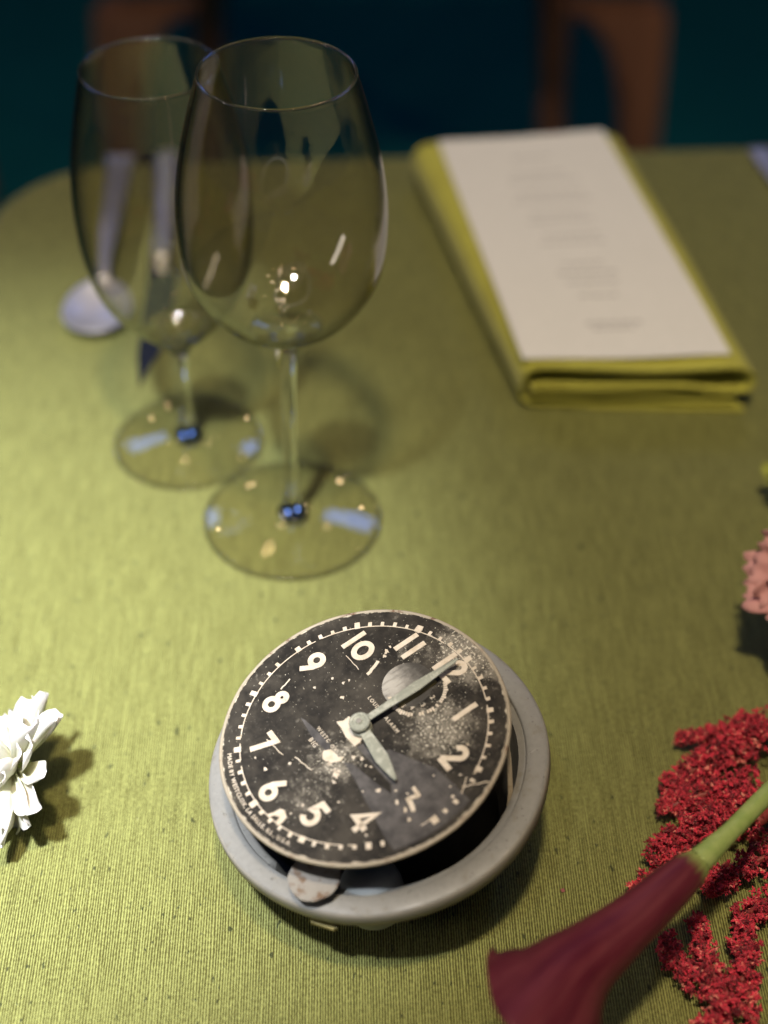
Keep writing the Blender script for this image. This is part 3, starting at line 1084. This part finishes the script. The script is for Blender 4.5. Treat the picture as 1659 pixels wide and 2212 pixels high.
# alarm setting dial: brushed disc, hour ticks, small brass pointer
v, f = lathe([(0, 0.0), (0.0091, 0.0), (0.0091, 0.00014), (0, 0.00014)], 64)
mesh_obj("alarm_disc", [(x - 0.0052, y + 0.0222, z) for x, y, z in v], f, M["silver"], dial)
parts = []
for k in range(40):
    a = math.radians(-118 + k * 5.6)
    c, s = math.cos(a), math.sin(a)
    long = k % 3 == 0
    pl = [(0.0092, -.00035), (0.0092 + (.0017 if long else .0013), -.0004), (0.0092 + (.0017 if long else .0013), .0004), (0.0092, .00035)]
    if random.random() < .12:
        continue
    parts.append(prism([(x * c - y * s - .0010, x * s + y * c + .0235) for x, y in pl], 0.00015, 0.00024))
for s, x, y in (("6", -.0020, .0155), ("5", .0012, .0160), ("4", .0038, .0180), ("3", .0054, .0215), ("2", .0050, .0258)):
    parts += [([(px, py, pz + 0.0001) for px, py, pz in V], F) for V, F in line_text(s, x - .0006, y - .0006, 0.0023)]
mesh_obj("alarm_scale", *join(parts), M["cream"], dial)
pts = [(-0.0012, 0.0228), (0.0030, 0.0200)]
mesh_obj("alarm_pointer", *ribbon([(0.0005, 0.0305), (0.0006, 0.0225), (0.0003, 0.0150)], 0.0014, 0.0004, 0.0009), M["brass"], dial)


# --- hands and hub, above the dial
def hand(name, outline, ang, z0, z1, ridge):
    """outline: (along, half width); a raised ridge line runs down the middle"""
    V, F = [], []
    for r, h in outline:
        V += [(-h, r, z0), (-h, r, z1), (0, r, z1 + ridge), (h, r, z1), (h, r, z0)]
    n = len(outline)
    for i in range(n - 1):
        for k in range(5):
            j = (k + 1) % 5
            F.append((i * 5 + k, i * 5 + j, i * 5 + 5 + j, i * 5 + 5 + k))
    F += [(0, 1, 2, 3, 4), tuple(range(5 * n - 5, 5 * n))]
    o = mesh_obj(name, V, F, M["lume"], clock)
    o.matrix_local = DIAL_LOCAL @ Matrix.Rotation(-math.radians(ang), 4, 'Z')
    bm = bmesh.new()
    bm.from_mesh(o.data)
    bmesh.ops.recalc_face_normals(bm, faces=bm.faces)
    bm.to_mesh(o.data)
    bm.free()
    return o


hand("minute_hand", [(-.003, .0011), (.004, .0012), (.010, .0013), (.018, .0017), (.0235, .0019), (.031, .0013), (.039, .0007), (.0405, .0003)], 0.8, 0.0043, 0.0047, 0.00015)
hand("hour_hand", [(-.002, .0016), (.004, .0018), (.010, .0021), (.0155, .0024), (.0200, .0016), (.0245, .0007), (.0255, .0003)], 95.0, 0.0027, 0.0031, 0.0002)
hp = [(0, 0), (0.0036, 0), (0.0036, 0.0024), (0.0030, 0.0026), (0.0030, 0.0042), (0.0037, 0.0045), (0.0037, 0.0056), (0.0033, 0.0060), (0.0024, 0.0060), (0.0022, 0.0057), (0.0013, 0.0057), (0.0011, 0.0061), (0.0005, 0.0061), (0.0004, 0.0056), (0, 0.0056)]
v, f = lathe(hp, 48)
hub = mesh_obj("hub", v, f, M["lume"], clock)
hub.matrix_local = DIAL_LOCAL
sharp(hub, 40)
v, f = lathe([(0, 0.0058), (0.0010, 0.0058), (0.0009, 0.0063), (0, 0.0064)], 20)
mesh_obj("arbor", v, f, M["rust"], hub)

# ------------------------------------------------------------------ napkin and menu
NA, NB, NC, ND = [Vector(p) for p in ((0.0655, 0.5935, 0), (0.1760, 0.5915, 0), (0.0165, 0.8110, 0), (0.1370, 0.8250, 0))]


def nap(u, v, z):
    """u across 0..1, v along 0..1"""
    p = (NA * (1 - u) + NB * u) * (1 - v) + (NC * (1 - u) + ND * u) * v
    return (p.x, p.y, z)


napkin = empty("folded_napkin", "chartreuse green cloth napkin folded into a thick rectangle under the menu", "napkin", (0.095, 0.70, 0))
# cross-section of one folded sheet (u, z in mm), wound like a flat S inside an outer wrap
sect = [(0.97, 1.6), (0.6, 1.4), (0.25, 1.6), (0.07, 1.6), (0.025, 3.6), (0.004, 8), (0.0, 15), (0.010, 21.5), (0.045, 25.4), (0.12, 26.4), (0.35, 25.6), (0.55, 24.6), (0.78, 25.8),
        (0.90, 26.2), (0.975, 23.6), (1.0, 18.5), (0.985, 12.8), (0.93, 10.6), (0.8, 11.4), (0.72, 13.4), (0.55, 14.0), (0.3, 13.6), (0.08, 14.6), (0.05, 12.4), (0.08, 10.6),
        (0.3, 10.6), (0.55, 9.4), (0.75, 6.8), (0.93, 6.6)]
cs = spline([(u, z) for u, z in sect], 130)
TH = 1.5
NVL = 22
V, F = [], []
m_ = len(cs)
offs = []
for i in range(m_):
    d = cs[min(i + 1, m_ - 1)] - cs[max(i - 1, 0)]
    d = np.array([d[0] * 110, d[1]])
    d /= np.linalg.norm(d)
    offs.append((-d[1] / 110 * TH / 2, d[0] * TH / 2))
for q in range(NVL):
    v = q / (NVL - 1)
    for sgn in (1, -1):
        for i in range(m_):
            u, z = cs[i]
            wv = 0.004 * math.sin(v * 9 + i * .05) * (0.3 + 0.7 * (i > 60))
            zz = max(z + sgn * offs[i][1] + (0.5 + 0.9 * max(0, 1 - v * 4)) * math.sin(v * 7 + i * .09) * (8 < i) * (i > 70 or i < 20), 0.15)
            V.append(nap(u + sgn * offs[i][0] + wv, v * 0.985 + 0.006 * math.sin(i * .11) * (v < .1), zz * .001))
row = 2 * m_
for q in range(NVL - 1):
    a, b = q * row, (q + 1) * row
    for i in range(m_ - 1):
        F.append((a + i, a + i + 1, b + i + 1, b + i))
        F.append((a + m_ + i, b + m_ + i, b + m_ + i + 1, a + m_ + i + 1))
    F.append((a, b, b + m_, a + m_))
    F.append((a + m_ - 1, a + 2 * m_ - 1, b + 2 * m_ - 1, b + m_ - 1))
for a in (0, (NVL - 1) * row):
    for i in range(m_ - 1):
        F.append((a + i, a + m_ + i, a + m_ + i + 1, a + i + 1))
V = [(x - 0.095, y - 0.70, z) for x, y, z in V]
nk = mesh_obj("folded_cloth", V, F, M["napkin"], napkin)
bm = bmesh.new()
bm.from_mesh(nk.data)
bmesh.ops.recalc_face_normals(bm, faces=bm.faces)
bm.to_mesh(nk.data)
bm.free()
sharp(nk, 50)
MC = [Vector(p) for p in ((0.0652, 0.5962, 0), (0.1640, 0.6000, 0), (0.0310, 0.8085, 0), (0.1266, 0.8220, 0))]


def menu_pt(u, v):
    p = (MC[0] * (1 - u) + MC[1] * u) * (1 - v) + (MC[2] * (1 - u) + MC[3] * u) * v
    return p.x, p.y


NU, NV_ = 12, 24
V, F = [], []


def menu_z(u, v):
    return 0.0282 + 0.0005 * math.cos(2 * PI * u) * (1 - v * .3) + 0.0004 * math.sin(v * 6)


for top in (1, 0):
    for j in range(NV_ + 1):
        for i in range(NU + 1):
            u, v = i / NU, j / NV_
            V.append((*menu_pt(u, v), menu_z(u, v) + (0.0004 if top else 0)))
NN = (NU + 1) * (NV_ + 1)
for j in range(NV_):
    for i in range(NU):
        a = j * (NU + 1) + i
        F.append((a, a + 1, a + NU + 2, a + NU + 1))
        F.append((NN + a, NN + a + NU + 1, NN + a + NU + 2, NN + a + 1))
border = [i for i in range(NU + 1)] + [j * (NU + 1) + NU for j in range(1, NV_ + 1)] + [NV_ * (NU + 1) + i for i in range(NU - 1, -1, -1)] + [j * (NU + 1) for j in range(NV_ - 1, 0, -1)]
for k in range(len(border)):
    a, b = border[k], border[(k + 1) % len(border)]
    F.append((a, NN + a, NN + b, b))
menu = mesh_obj("menu_card", V, F, M["paper"], smooth=False)
sharp(menu, 40)
tag(menu, "ivory printed menu card lying on the folded green napkin", "menu")
# lines of small print, one word after another
parts = []
for v, ext, weight in [(.88, .22, .5), (.80, .30, .6), (.765, .38, .5), (.70, .34, .6), (.665, .42, .5), (.60, .30, .6), (.565, .36, .5), (.50, .26, .6), (.465, .34, .6),
                       (.37, .20, .7), (.33, .30, .8), (.29, .24, .6), (.235, .18, .6), (.125, .24, 1.0), (.105, .20, .6)]:
    u = .5 - ext / 2
    while u < .5 + ext / 2:
        w = random.uniform(.02, .055)
        q = []
        for uu, vv in ((u, v), (u + w, v), (u + w, v + .0085 * (0.6 + weight * .5)), (u, v + .0085 * (0.6 + weight * .5))):
            q.append((*menu_pt(uu, vv), menu_z(uu, vv) + 0.00045))
        z = [(x, y, zz + 0.00006) for x, y, zz in q]
        parts.append((q + z, [(3, 2, 1, 0), (4, 5, 6, 7), (0, 1, 5, 4), (1, 2, 6, 5), (2, 3, 7, 6), (3, 0, 4, 7)]))
        u += w + .012
mesh_obj("printed_lines", *join(parts), M["ink"], menu)["kind"] = "stuff"


# ------------------------------------------------------------------ cutlery
def handle_sections(path, sections):
    """flat bar along a path with (half width, half thickness) per point"""
    P = np.asarray(path, float)
    V, F = [], []
    K = 12
    for i, p in enumerate(P):
        d = P[min(i + 1, len(P) - 1)] - P[max(i - 1, 0)]
        d /= np.linalg.norm(d)
        side = np.cross(d, (0, 0, 1))
        side /= np.linalg.norm(side)
        upv = np.cross(side, d)
        w, h = sections[i]
        for k in range(K):
            a = 2 * PI * k / K
            V.append(p + side * w * math.cos(a) + upv * h * math.sin(a))
    n = len(P)
    for i in range(n - 1):
        for k in range(K):
            j = (k + 1) % K
            F.append((i * K + k, i * K + j, i * K + K + j, i * K + K + k))
    F += [tuple(range(K))[::-1], tuple(range((n - 1) * K, n * K))]
    return V, F


# soup spoon: bowl towards the camera, resting hollow side up
sp = empty("soup_spoon", "polished steel soup spoon lying behind the left wine glass, bowl towards the camera", "spoon", (-0.148, 0.672, 0.0))
V, F = [], []
NR, NS = 10, 40
for side in (0, 1):
    for i in range(NR + 1):
        t = i / NR
        for k in range(NS):
            a = 2 * PI * k / NS
            x = 0.0180 * t * math.cos(a) * (1 - 0.10 * math.sin(a))
            y = 0.0235 * t * math.sin(a)
            z = 0.0015 + 0.0058 * t ** 2.2 + (0.0014 if side else 0) - (0.0010 * t * t * (1 if side else 0)) + 0.002 * (t * math.sin(a)) * (1 if math.sin(a) > 0 else 0)
            V.append((x, y, z))
L = (NR + 1) * NS
for i in range(NR):
    for k in range(NS):
        j = (k + 1) % NS
        a, b, c, d = i * NS + k, i * NS + j, (i + 1) * NS + j, (i + 1) * NS + k
        F.append((a, b, c, d))
        F.append((L + a, L + d, L + c, L + b))
for k in range(NS):
    j = (k + 1) % NS
    F.append((NR * NS + k, NR * NS + j, L + NR * NS + j, L + NR * NS + k))
mesh_obj("bowl", V, F, M["satin"], sp, smooth=True)
path = spline([(0, 0.0212, 0.0092), (-0.001, 0.040, 0.0125), (-0.003, 0.075, 0.0125), (-0.006, 0.120, 0.0075), (-0.009, 0.155, 0.0030), (-0.010, 0.166, 0.0030)], 30)
mesh_obj("handle", *handle_sections(path, [(0.0045 - 0.0012 * math.sin(PI * min(i / 10, 1)) + 0.0045 * (i / 29) ** 1.5, 0.0016 - .0004 * i / 29) for i in range(30)]), M["satin"], sp, smooth=True)
# table knife: pointed tip towards the camera
kn = empty("table_knife", "polished steel table knife behind the left wine glass, dark pointed tip towards the camera", "knife", (-0.1195, 0.609, 0.0))
blade_top = [(0.0, 0.0), (0.0035, 0.018), (0.0085, 0.034), (0.0110, 0.052), (0.0110, 0.095), (0.0080, 0.115), (-0.0045, 0.115), (-0.0045, 0.060), (-0.0035, 0.025)]
bl = mesh_obj("blade", *prism(blade_top, 0.0005, 0.0020), M["steel"], kn)
bl.rotation_euler = (0, math.radians(5), math.radians(1.5))
path = spline([(-0.001, 0.112, 0.0035), (-0.004, 0.150, 0.0040), (-0.008, 0.200, 0.0042), (-0.010, 0.229, 0.0040)], 24)
mesh_obj("handle", *handle_sections(path, [(0.0052 + 0.0030 * (i / 23) - .003 * max(0, (i - 21) / 3), 0.0034) for i in range(24)]), M["satin"], kn, smooth=True)
# fork at the right edge, only the end of its handle in view
fk = empty("table_fork", "polished steel fork whose handle end shows at the right edge beyond the menu", "fork", (0.2265, 0.8475, 0.0))
path = spline([(0, 0, 0.0028), (0.002, -0.030, 0.0030), (0.006, -0.080, 0.0085), (0.010, -0.130, 0.0120), (0.011, -0.150, 0.0105)], 30)
mesh_obj("handle", *handle_sections(path, [(0.0072 - 0.0045 * math.sin(PI / 2 * min(i / 20, 1)) + 0.0075 * max(0, (i - 24) / 5), 0.0014) for i in range(30)]), M["satin"], fk, smooth=True)
for k in range(4):
    x = 0.0038 + 0.0048 * k
    pth = spline([(x, -0.149, 0.0105), (x + .001, -0.172, 0.0065), (x + .002, -0.196, 0.0012)], 10)
    mesh_obj("tine", *handle_sections(pth, [(0.0016 - .0008 * i / 9, 0.0010) for i in range(10)]), M["steel"], fk, smooth=True)


# ------------------------------------------------------------------ flowers
def petal(length, width, curl, cup, ruffle=0.0, nl=9, nw=6, tipw=0.35, phase=0.0, freq=3.0):
    """petal along +x; curl bends it up (+z); returns verts, faces, along"""
    V, F, A = [], [], []
    for i in range(nl + 1):
        t = i / nl
        ang = curl * t
        if abs(curl) > 1e-4:
            x, z = length * math.sin(ang) / curl, length * (1 - math.cos(ang)) / curl
        else:
            x, z = length * t, 0
        w = width * (0.30 + 0.70 * math.sin(min(t * 1.25, 1) * PI / 2)) * (1 if t < .75 else 1 - (1 - tipw) * ((t - .75) / .25) ** 2)
        for k in range(nw + 1):
            s = k / nw * 2 - 1
            rz = ruffle * t * t * math.sin(s * freq * PI / 2 + phase) * (0.4 + 0.6 * abs(s))
            tip = ruffle * 0.8 * t * math.cos(s * freq * 2.2 + phase) if i == nl else 0
            V.append((x + tip, s * w / 2, z + cup * width * s * s * (0.3 + t * .7) + rz))
            A.append(t)
    for i in range(nl):
        for k in range(nw):
            a = i * (nw + 1) + k
            F.append((a, a + 1, a + nw + 2, a + nw + 1))
    return V, F, A


def add_petal(parent, mat, geom, m, thick=0.0003):
    V, F, A = geom
    o = mesh_obj("petal", V, F, mat, parent, smooth=True, attrs={"along": A})
    o.matrix_local = m
    so = o.modifiers.new("thickness", 'SOLIDIFY')
    so.thickness = thick
    return o


# white chrysanthemum at the left edge, facing away to the left
DC = Vector((-0.1310, 0.3560, 0.0225))
MD = frame(DC, (0.2, -1, 0), (-0.90, -0.10, 0.40))
daisy = empty("white_flower", "white double daisy lying on the cloth at the left edge", "flower", tuple(DC))
MD = MD @ Matrix.Scale(1.12, 4)
daisy.matrix_world = MD
for ring_, (cnt, ln, wd, lift, curl) in enumerate([(17, 0.0225, 0.0105, -0.18, 0.4), (15, 0.0200, 0.0095, 0.12, 0.50), (11, 0.0150, 0.0065, 0.5, 0.45), (7, 0.0095, 0.0050, 0.9, 0.3)]):
    for k in range(cnt):
        a = 2 * PI * (k + .5 * (ring_ % 2) + random.uniform(-.22, .22)) / cnt
        l_ = ln * random.uniform(.85, 1.12)
        g = petal(l_, wd * random.uniform(.85, 1.15), curl * random.uniform(-0.9, 1.3), 0.22, 0.0003, tipw=.45, phase=random.random() * 6)
        m = Matrix.Rotation(a, 4, 'Z') @ Matrix.Translation((0.0022, 0, 0.0006 * ring_)) @ Matrix.Rotation(-lift - random.uniform(-.18, .18), 4, 'Y') @ Matrix.Rotation(random.uniform(-.95, .95), 4, 'X')
        add_petal(daisy, M["white_petal"], g, m)
v, f = lathe([(0, -0.004), (0.0030, -0.0035), (0.0052, -0.0012), (0.0050, 0.0008), (0, 0.0016)], 20)
mesh_obj("calyx", v, f, M["stem"], daisy, smooth=True)
inv_d = MD.inverted()
pth = [inv_d @ Vector(p) for p in spline([tuple(DC), (-0.1395, 0.3640, 0.0125), (-0.1410, 0.3600, 0.0050), (-0.165, 0.352, 0.0024), (-0.20, 0.345, 0.0022)], 20)]
mesh_obj("stem", *tube(pth, 0.0017, 8), M["stem"], daisy, smooth=True)

# pink carnation at the right edge
PC = Vector((0.1700, 0.4290, 0.0440))
MP = frame(PC, (1, 0, 0), (-0.45, -0.40, 0.8)) @ Matrix.Scale(1.15, 4)
carn = empty("pink_carnation", "dusty pink carnation with ruffled petals at the right edge", "flower", tuple(PC))
carn.matrix_world = MP
for ring_, (cnt, ln, wd, lift, curl) in enumerate([(8, 0.0235, 0.0230, 0.05, -0.25), (8, 0.0215, 0.0205, 0.42, -0.15), (7, 0.0190, 0.0170, 0.80, 0.1), (6, 0.0160, 0.0140, 1.15, 0.25)]):
    for k in range(cnt):
        a = 2 * PI * (k + .5 * (ring_ % 2) + random.uniform(-.2, .2)) / cnt
        g = petal(ln * random.uniform(.9, 1.1), wd * random.uniform(.85, 1.15), curl + random.uniform(-.3, .3), 0.12, 0.0016, nl=10, nw=16, tipw=.92, phase=random.random() * 6, freq=random.uniform(5, 8))
        m = Matrix.Rotation(a, 4, 'Z') @ Matrix.Translation((0.0015, 0, 0.0008 * ring_)) @ Matrix.Rotation(-lift - random.uniform(-.15, .15), 4, 'Y') @ Matrix.Rotation(random.uniform(-.3, .3), 4, 'X')
        add_petal(carn, M["pink_petal"], g, m, 0.00035)
v, f = lathe([(0, -0.020), (0.0035, -0.019), (0.0048, -0.010), (0.0052, 0.0), (0, 0.001)], 18)
mesh_obj("calyx", v, f, M["stem"], carn, smooth=True)
inv_p = MP.inverted()
pth = [inv_p @ Vector(p) for p in spline([tuple(PC - Vector((-.45, -.40, .8)) * 0.021), (0.188, 0.446, 0.0050), (0.22, 0.460, 0.0025), (0.30, 0.48, 0.0025)], 18)]
mesh_obj("stem", *tube(pth, 0.002, 8), M["stem"], carn, smooth=True)

# lime bud above it
BC = Vector((0.1755, 0.5232, 0.0200))
bud = empty("lime_bud", "small lime green flower bud at the right edge above the pink carnation", "flower bud", (0.1755, 0.5232, 0.0))
v, f = lathe([(0, -0.0068), (0.0030, -0.0060), (0.0052, -0.003), (0.0058, 0.0005), (0.0044, 0.0046), (0.0018, 0.0072), (0, 0.0078)], 24)
bo = mesh_obj("bud_head", v, f, M["bud"], bud, smooth=True)
bo.location = (0, 0, 0.0200)
bo.rotation_euler = (0.3, -0.7, 0)
for k in range(5):
    g = petal(0.013, 0.0065, 0.9, 0.3)
    o = mesh_obj("bract", g[0], g[1], M["bud"], bud, smooth=True)
    o.matrix_local = Matrix.Translation((0, 0, 0.0200)) @ Matrix.Rotation(-0.7, 4, 'Y') @ Matrix.Rotation(2 * PI * k / 5, 4, 'Z') @ Matrix.Translation((0.002, 0, -0.0062)) @ Matrix.Rotation(-0.55, 4, 'Y')
    so = o.modifiers.new("thickness", 'SOLIDIFY')
    so.thickness = 0.0003
mesh_obj("stem", *tube(spline([(0.003, 0, 0.0155), (0.010, 0.002, 0.0080), (0.03, 0.004, 0.0022), (0.10, 0.006, 0.0020)], 16), 0.0014, 8), M["stem"], bud, smooth=True)


# crimson amaranth tassels
def tassel(paths, parent, density=1.0):
    """many small bracts clustered round a branching axis, one mesh"""
    octa_v = np.array([(1, 0, 0), (-1, 0, 0), (0, 1, 0), (0, -1, 0), (0, 0, 1), (0, 0, -1)], float)
    octa_f = np.array([(0, 2, 4), (2, 1, 4), (1, 3, 4), (3, 0, 4), (2, 0, 5), (1, 2, 5), (3, 1, 5), (0, 3, 5)])
    Vs, Fs, Ts, Ss = [], [], [], []
    off = 0
    for pts, r0, r1 in paths:
        P = spline([(x * .001, y * .001, z * .001) for x, y, z in pts], 60)
        seg = np.linalg.norm(np.diff(P, axis=0), axis=1).sum()
        ncl = int(seg / 0.001 * 6.0 * ((r0 + r1) / 2 / 5.0) ** 1.4)
        for _ in range(ncl):
            t = rng.random()
            i = int(t * 59)
            rad = (r0 + (r1 - r0) * t) * .001 * (0.85 + 0.30 * math.sin(t * seg * 700 + r0) + 0.12 * math.sin(t * seg * 1900))
            d = rng.normal(0, 1, 3)
            d /= np.linalg.norm(d)
            cc = P[i] + d * rad * rng.uniform(0.45, 1.0) ** 0.6
            tone = rng.beta(2.0, 2.2)
            for _q in range(int(rng.integers(9, 17))):
                e = rng.normal(0, 1, 3)
                e /= np.linalg.norm(e)
                c = cc + e * rng.uniform(0.0002, 0.0015)
                if c[2] < 0.0010:
                    c[2] = 0.0010 + abs(c[2]) * 0.12
                s = rng.uniform(0.00030, 0.00070)
                q = rng.normal(0, 1, (3, 3))
                q[:, 0] = e
                q, _r = np.linalg.qr(q)
                v = (octa_v * rng.uniform(0.6, 1.3, (6, 1)) * np.array([1.75, 0.85, 0.85]) * s) @ q.T + c
                Vs.append(v)
                Fs.append(octa_f + off)
                Ts.append(np.full(6, min(1, max(0, tone + rng.normal(0, .16) + (0.45 if rng.random() < .04 else 0)))))
                off += 6
    return np.vstack(Vs), np.vstack(Fs), np.concatenate(Ts)


amar = empty("amaranth_spray", "crimson amaranth spray with beaded tassels at the lower right", "flower", (0.12, 0.32, 0.0))
TASSELS = [
    [([(112, 384, 6), (119, 384, 8), (130, 386, 9), (146, 389, 10)], 2.2, 6.0), ([(126, 378, 12), (136, 380, 15), (150, 381, 15)], 6.0, 8)],
    [([(104, 359, 7), (112, 365, 9), (122, 370, 11), (136, 374, 13)], 5.0, 7.5)],
    [([(102, 350, 7), (112, 353, 10), (124, 356, 11), (134, 360, 12)], 5.0, 6.0)],
    [([(119, 351, 10), (130, 350, 12), (145, 350, 13)], 6.0, 8.0)],
    [([(96, 331, 7), (106, 337, 9), (118, 341, 11), (135, 343, 12)], 5.2, 8.5)],
    [([(86.5, 316, 5), (95, 322, 6), (106, 328, 8)], 3.6, 5.5)],
    [([(112, 316, 7), (121, 321, 10), (136, 327, 12)], 4.2, 7.5)],
    [([(106, 306, 6), (106.5, 296, 7), (108, 284, 8), (109, 274, 8)], 3.6, 5.4), ([(95.5, 297, 6), (95, 290, 7), (100, 283, 8), (108, 273, 8)], 4.0, 5.5)],
    [([(134, 312, 7), (123, 304, 8), (120, 290, 8), (117, 279, 8)], 5.5, 5.0), ([(120, 288, 7), (119, 276, 6), (118.5, 267, 5)], 4.2, 3.4), ([(112, 276, 8), (108, 268, 7), (101, 259, 6), (95, 250, 6)], 6.2, 6.0)],
]
for paths in TASSELS:
    V, F, T = tassel([([(x - 120, y - 320, z) for x, y, z in p], a, b) for p, a, b in paths], amar)
    me = bpy.data.meshes.new("tassel")
    me.from_pydata(V.tolist(), [], F.tolist())
    me.materials.append(M["bract"])
    a = me.attributes.new("tone", 'FLOAT', 'POINT')
    a.data.foreach_set("value", T.astype(np.float32))
    # axis of the same tassel
    o = bpy.data.objects.new("tassel", me)
    COL.objects.link(o)
    o.parent = amar
    # the bracts sit on a thread-like stalk
    st = join([tube(spline([((x - 120) * .001, (y - 320) * .001, z * .001) for x, y, z in p], 24), 0.0011, 6) for p, a_, b_ in paths])
    mesh_obj("stalk", *st, M["dark_stem"], o, smooth=True)
mesh_obj("stem", *tube(spline([(0.012, 0.022, 0.010), (0.03, 0.035, 0.008), (0.06, 0.05, 0.004), (0.12, 0.07, 0.003)], 16), 0.0028, 8), M["dark_stem"], amar, smooth=True)
# a few fallen bracts
for (x, y), where in [((0.0625, 0.3195), "tiny fallen pink bract on bare cloth, the one nearer the clock"), ((0.0745, 0.3085), "tiny fallen pink bract on bare cloth, the one nearer the calla lily")]:
    q = rng.normal(0, 1, (3, 3))
    q, _r = np.linalg.qr(q)
    ov = np.array([(1, 0, 0), (-1, 0, 0), (0, 1, 0), (0, -1, 0), (0, 0, 1), (0, 0, -1)], float) * 0.0009
    b = mesh_obj("fallen_bract", (ov @ q.T), [(0, 2, 4), (2, 1, 4), (1, 3, 4), (3, 0, 4), (2, 0, 5), (1, 2, 5), (3, 1, 5), (0, 3, 5)], M["pink_petal"])
    b.location = (x, y, 0.0009)
    tag(b, where, "bract", "fallen bracts")

# calla lily lying across the amaranth, trumpet towards the lower left
calla = empty("calla_lily", "burgundy calla lily with green stem lying across the red amaranth", "flower", (0.10, 0.29, 0.0))
O = np.array((0.10, 0.29, 0.0))
CAM = np.array((0, 0, 0.46))
spine = spline([(0.0985, 0.2925, 0.0545), (0.0912, 0.2856, 0.0548), (0.0800, 0.2748, 0.0550), (0.0675, 0.2638, 0.0550), (0.0565, 0.2540, 0.0555), (0.0505, 0.2468, 0.0560), (0.0486, 0.2440, 0.0562)], 48)
NSP = 48
rad = np.interp(np.linspace(0, 1, NSP), [0, .08, .22, .42, .60, .75, .86, .94, 1.0], [0.0040, 0.0055, 0.0066, 0.0080, 0.0104, 0.0137, 0.0170, 0.0196, 0.0216])
V, F, A, AR = [], [], [], []
K = 56
ax = spine[-1] - spine[-6]
ax /= np.linalg.norm(ax)
for i, p in enumerate(spine):
    t = i / (NSP - 1)
    d = spine[min(i + 1, NSP - 1)] - spine[max(i - 1, 0)]
    d /= np.linalg.norm(d)
    w = CAM - p
    w -= d * np.dot(w, d)
    w /= np.linalg.norm(w)
    u = np.cross(d, w)                 # towards the upper left of the picture
    if u[0] > 0:
        u = -u
    g = max(0, (t - .55) / .45) ** 2
    for k in range(K):
        a = 2 * PI * k / K
        sh = (-0.0020 * math.cos(a) + 0.028 * max(math.sin(a), 0) - 0.002 * min(math.sin(a), 0)) * g
        rr = rad[i] * (1 + 0.02 * math.sin(3 * a + 4 * t)) * (1 + 0.05 * g * math.sin(5 * a + 1))
        V.append(p + u * rr * math.cos(a) + w * rr * math.sin(a) * (0.92 - .15 * g) + ax * sh - O)
        A.append(t)
        AR.append(abs((a / PI) - 1))
for i in range(NSP - 1):
    for k in range(K):
        j = (k + 1) % K
        F.append((i * K + k, i * K + j, (i + 1) * K + j, (i + 1) * K + k))
spa = mesh_obj("spathe", V, F, M["spathe"], calla, smooth=True, attrs={"along": A, "around": AR})
so = spa.modifiers.new("thickness", 'SOLIDIFY')
so.thickness = 0.0007
so.offset = 0
mesh_obj("spadix", *tube(spine[24:46] - O, [0.0026 + 0.0004 * math.sin(i) for i in range(22)], 10), M["bud"], calla, smooth=True)
st = spline([tuple(spine[2]), (0.1120, 0.3065, 0.0528), (0.1275, 0.3235, 0.0505), (0.150, 0.346, 0.046), (0.19, 0.385, 0.030), (0.25, 0.44, 0.0055), (0.31, 0.49, 0.0055)], 40)
mesh_obj("stem", *tube(st - O, [0.0044 - 0.0013 * min(i / 6, 1) for i in range(40)], 16), M["stem"], calla, smooth=True)
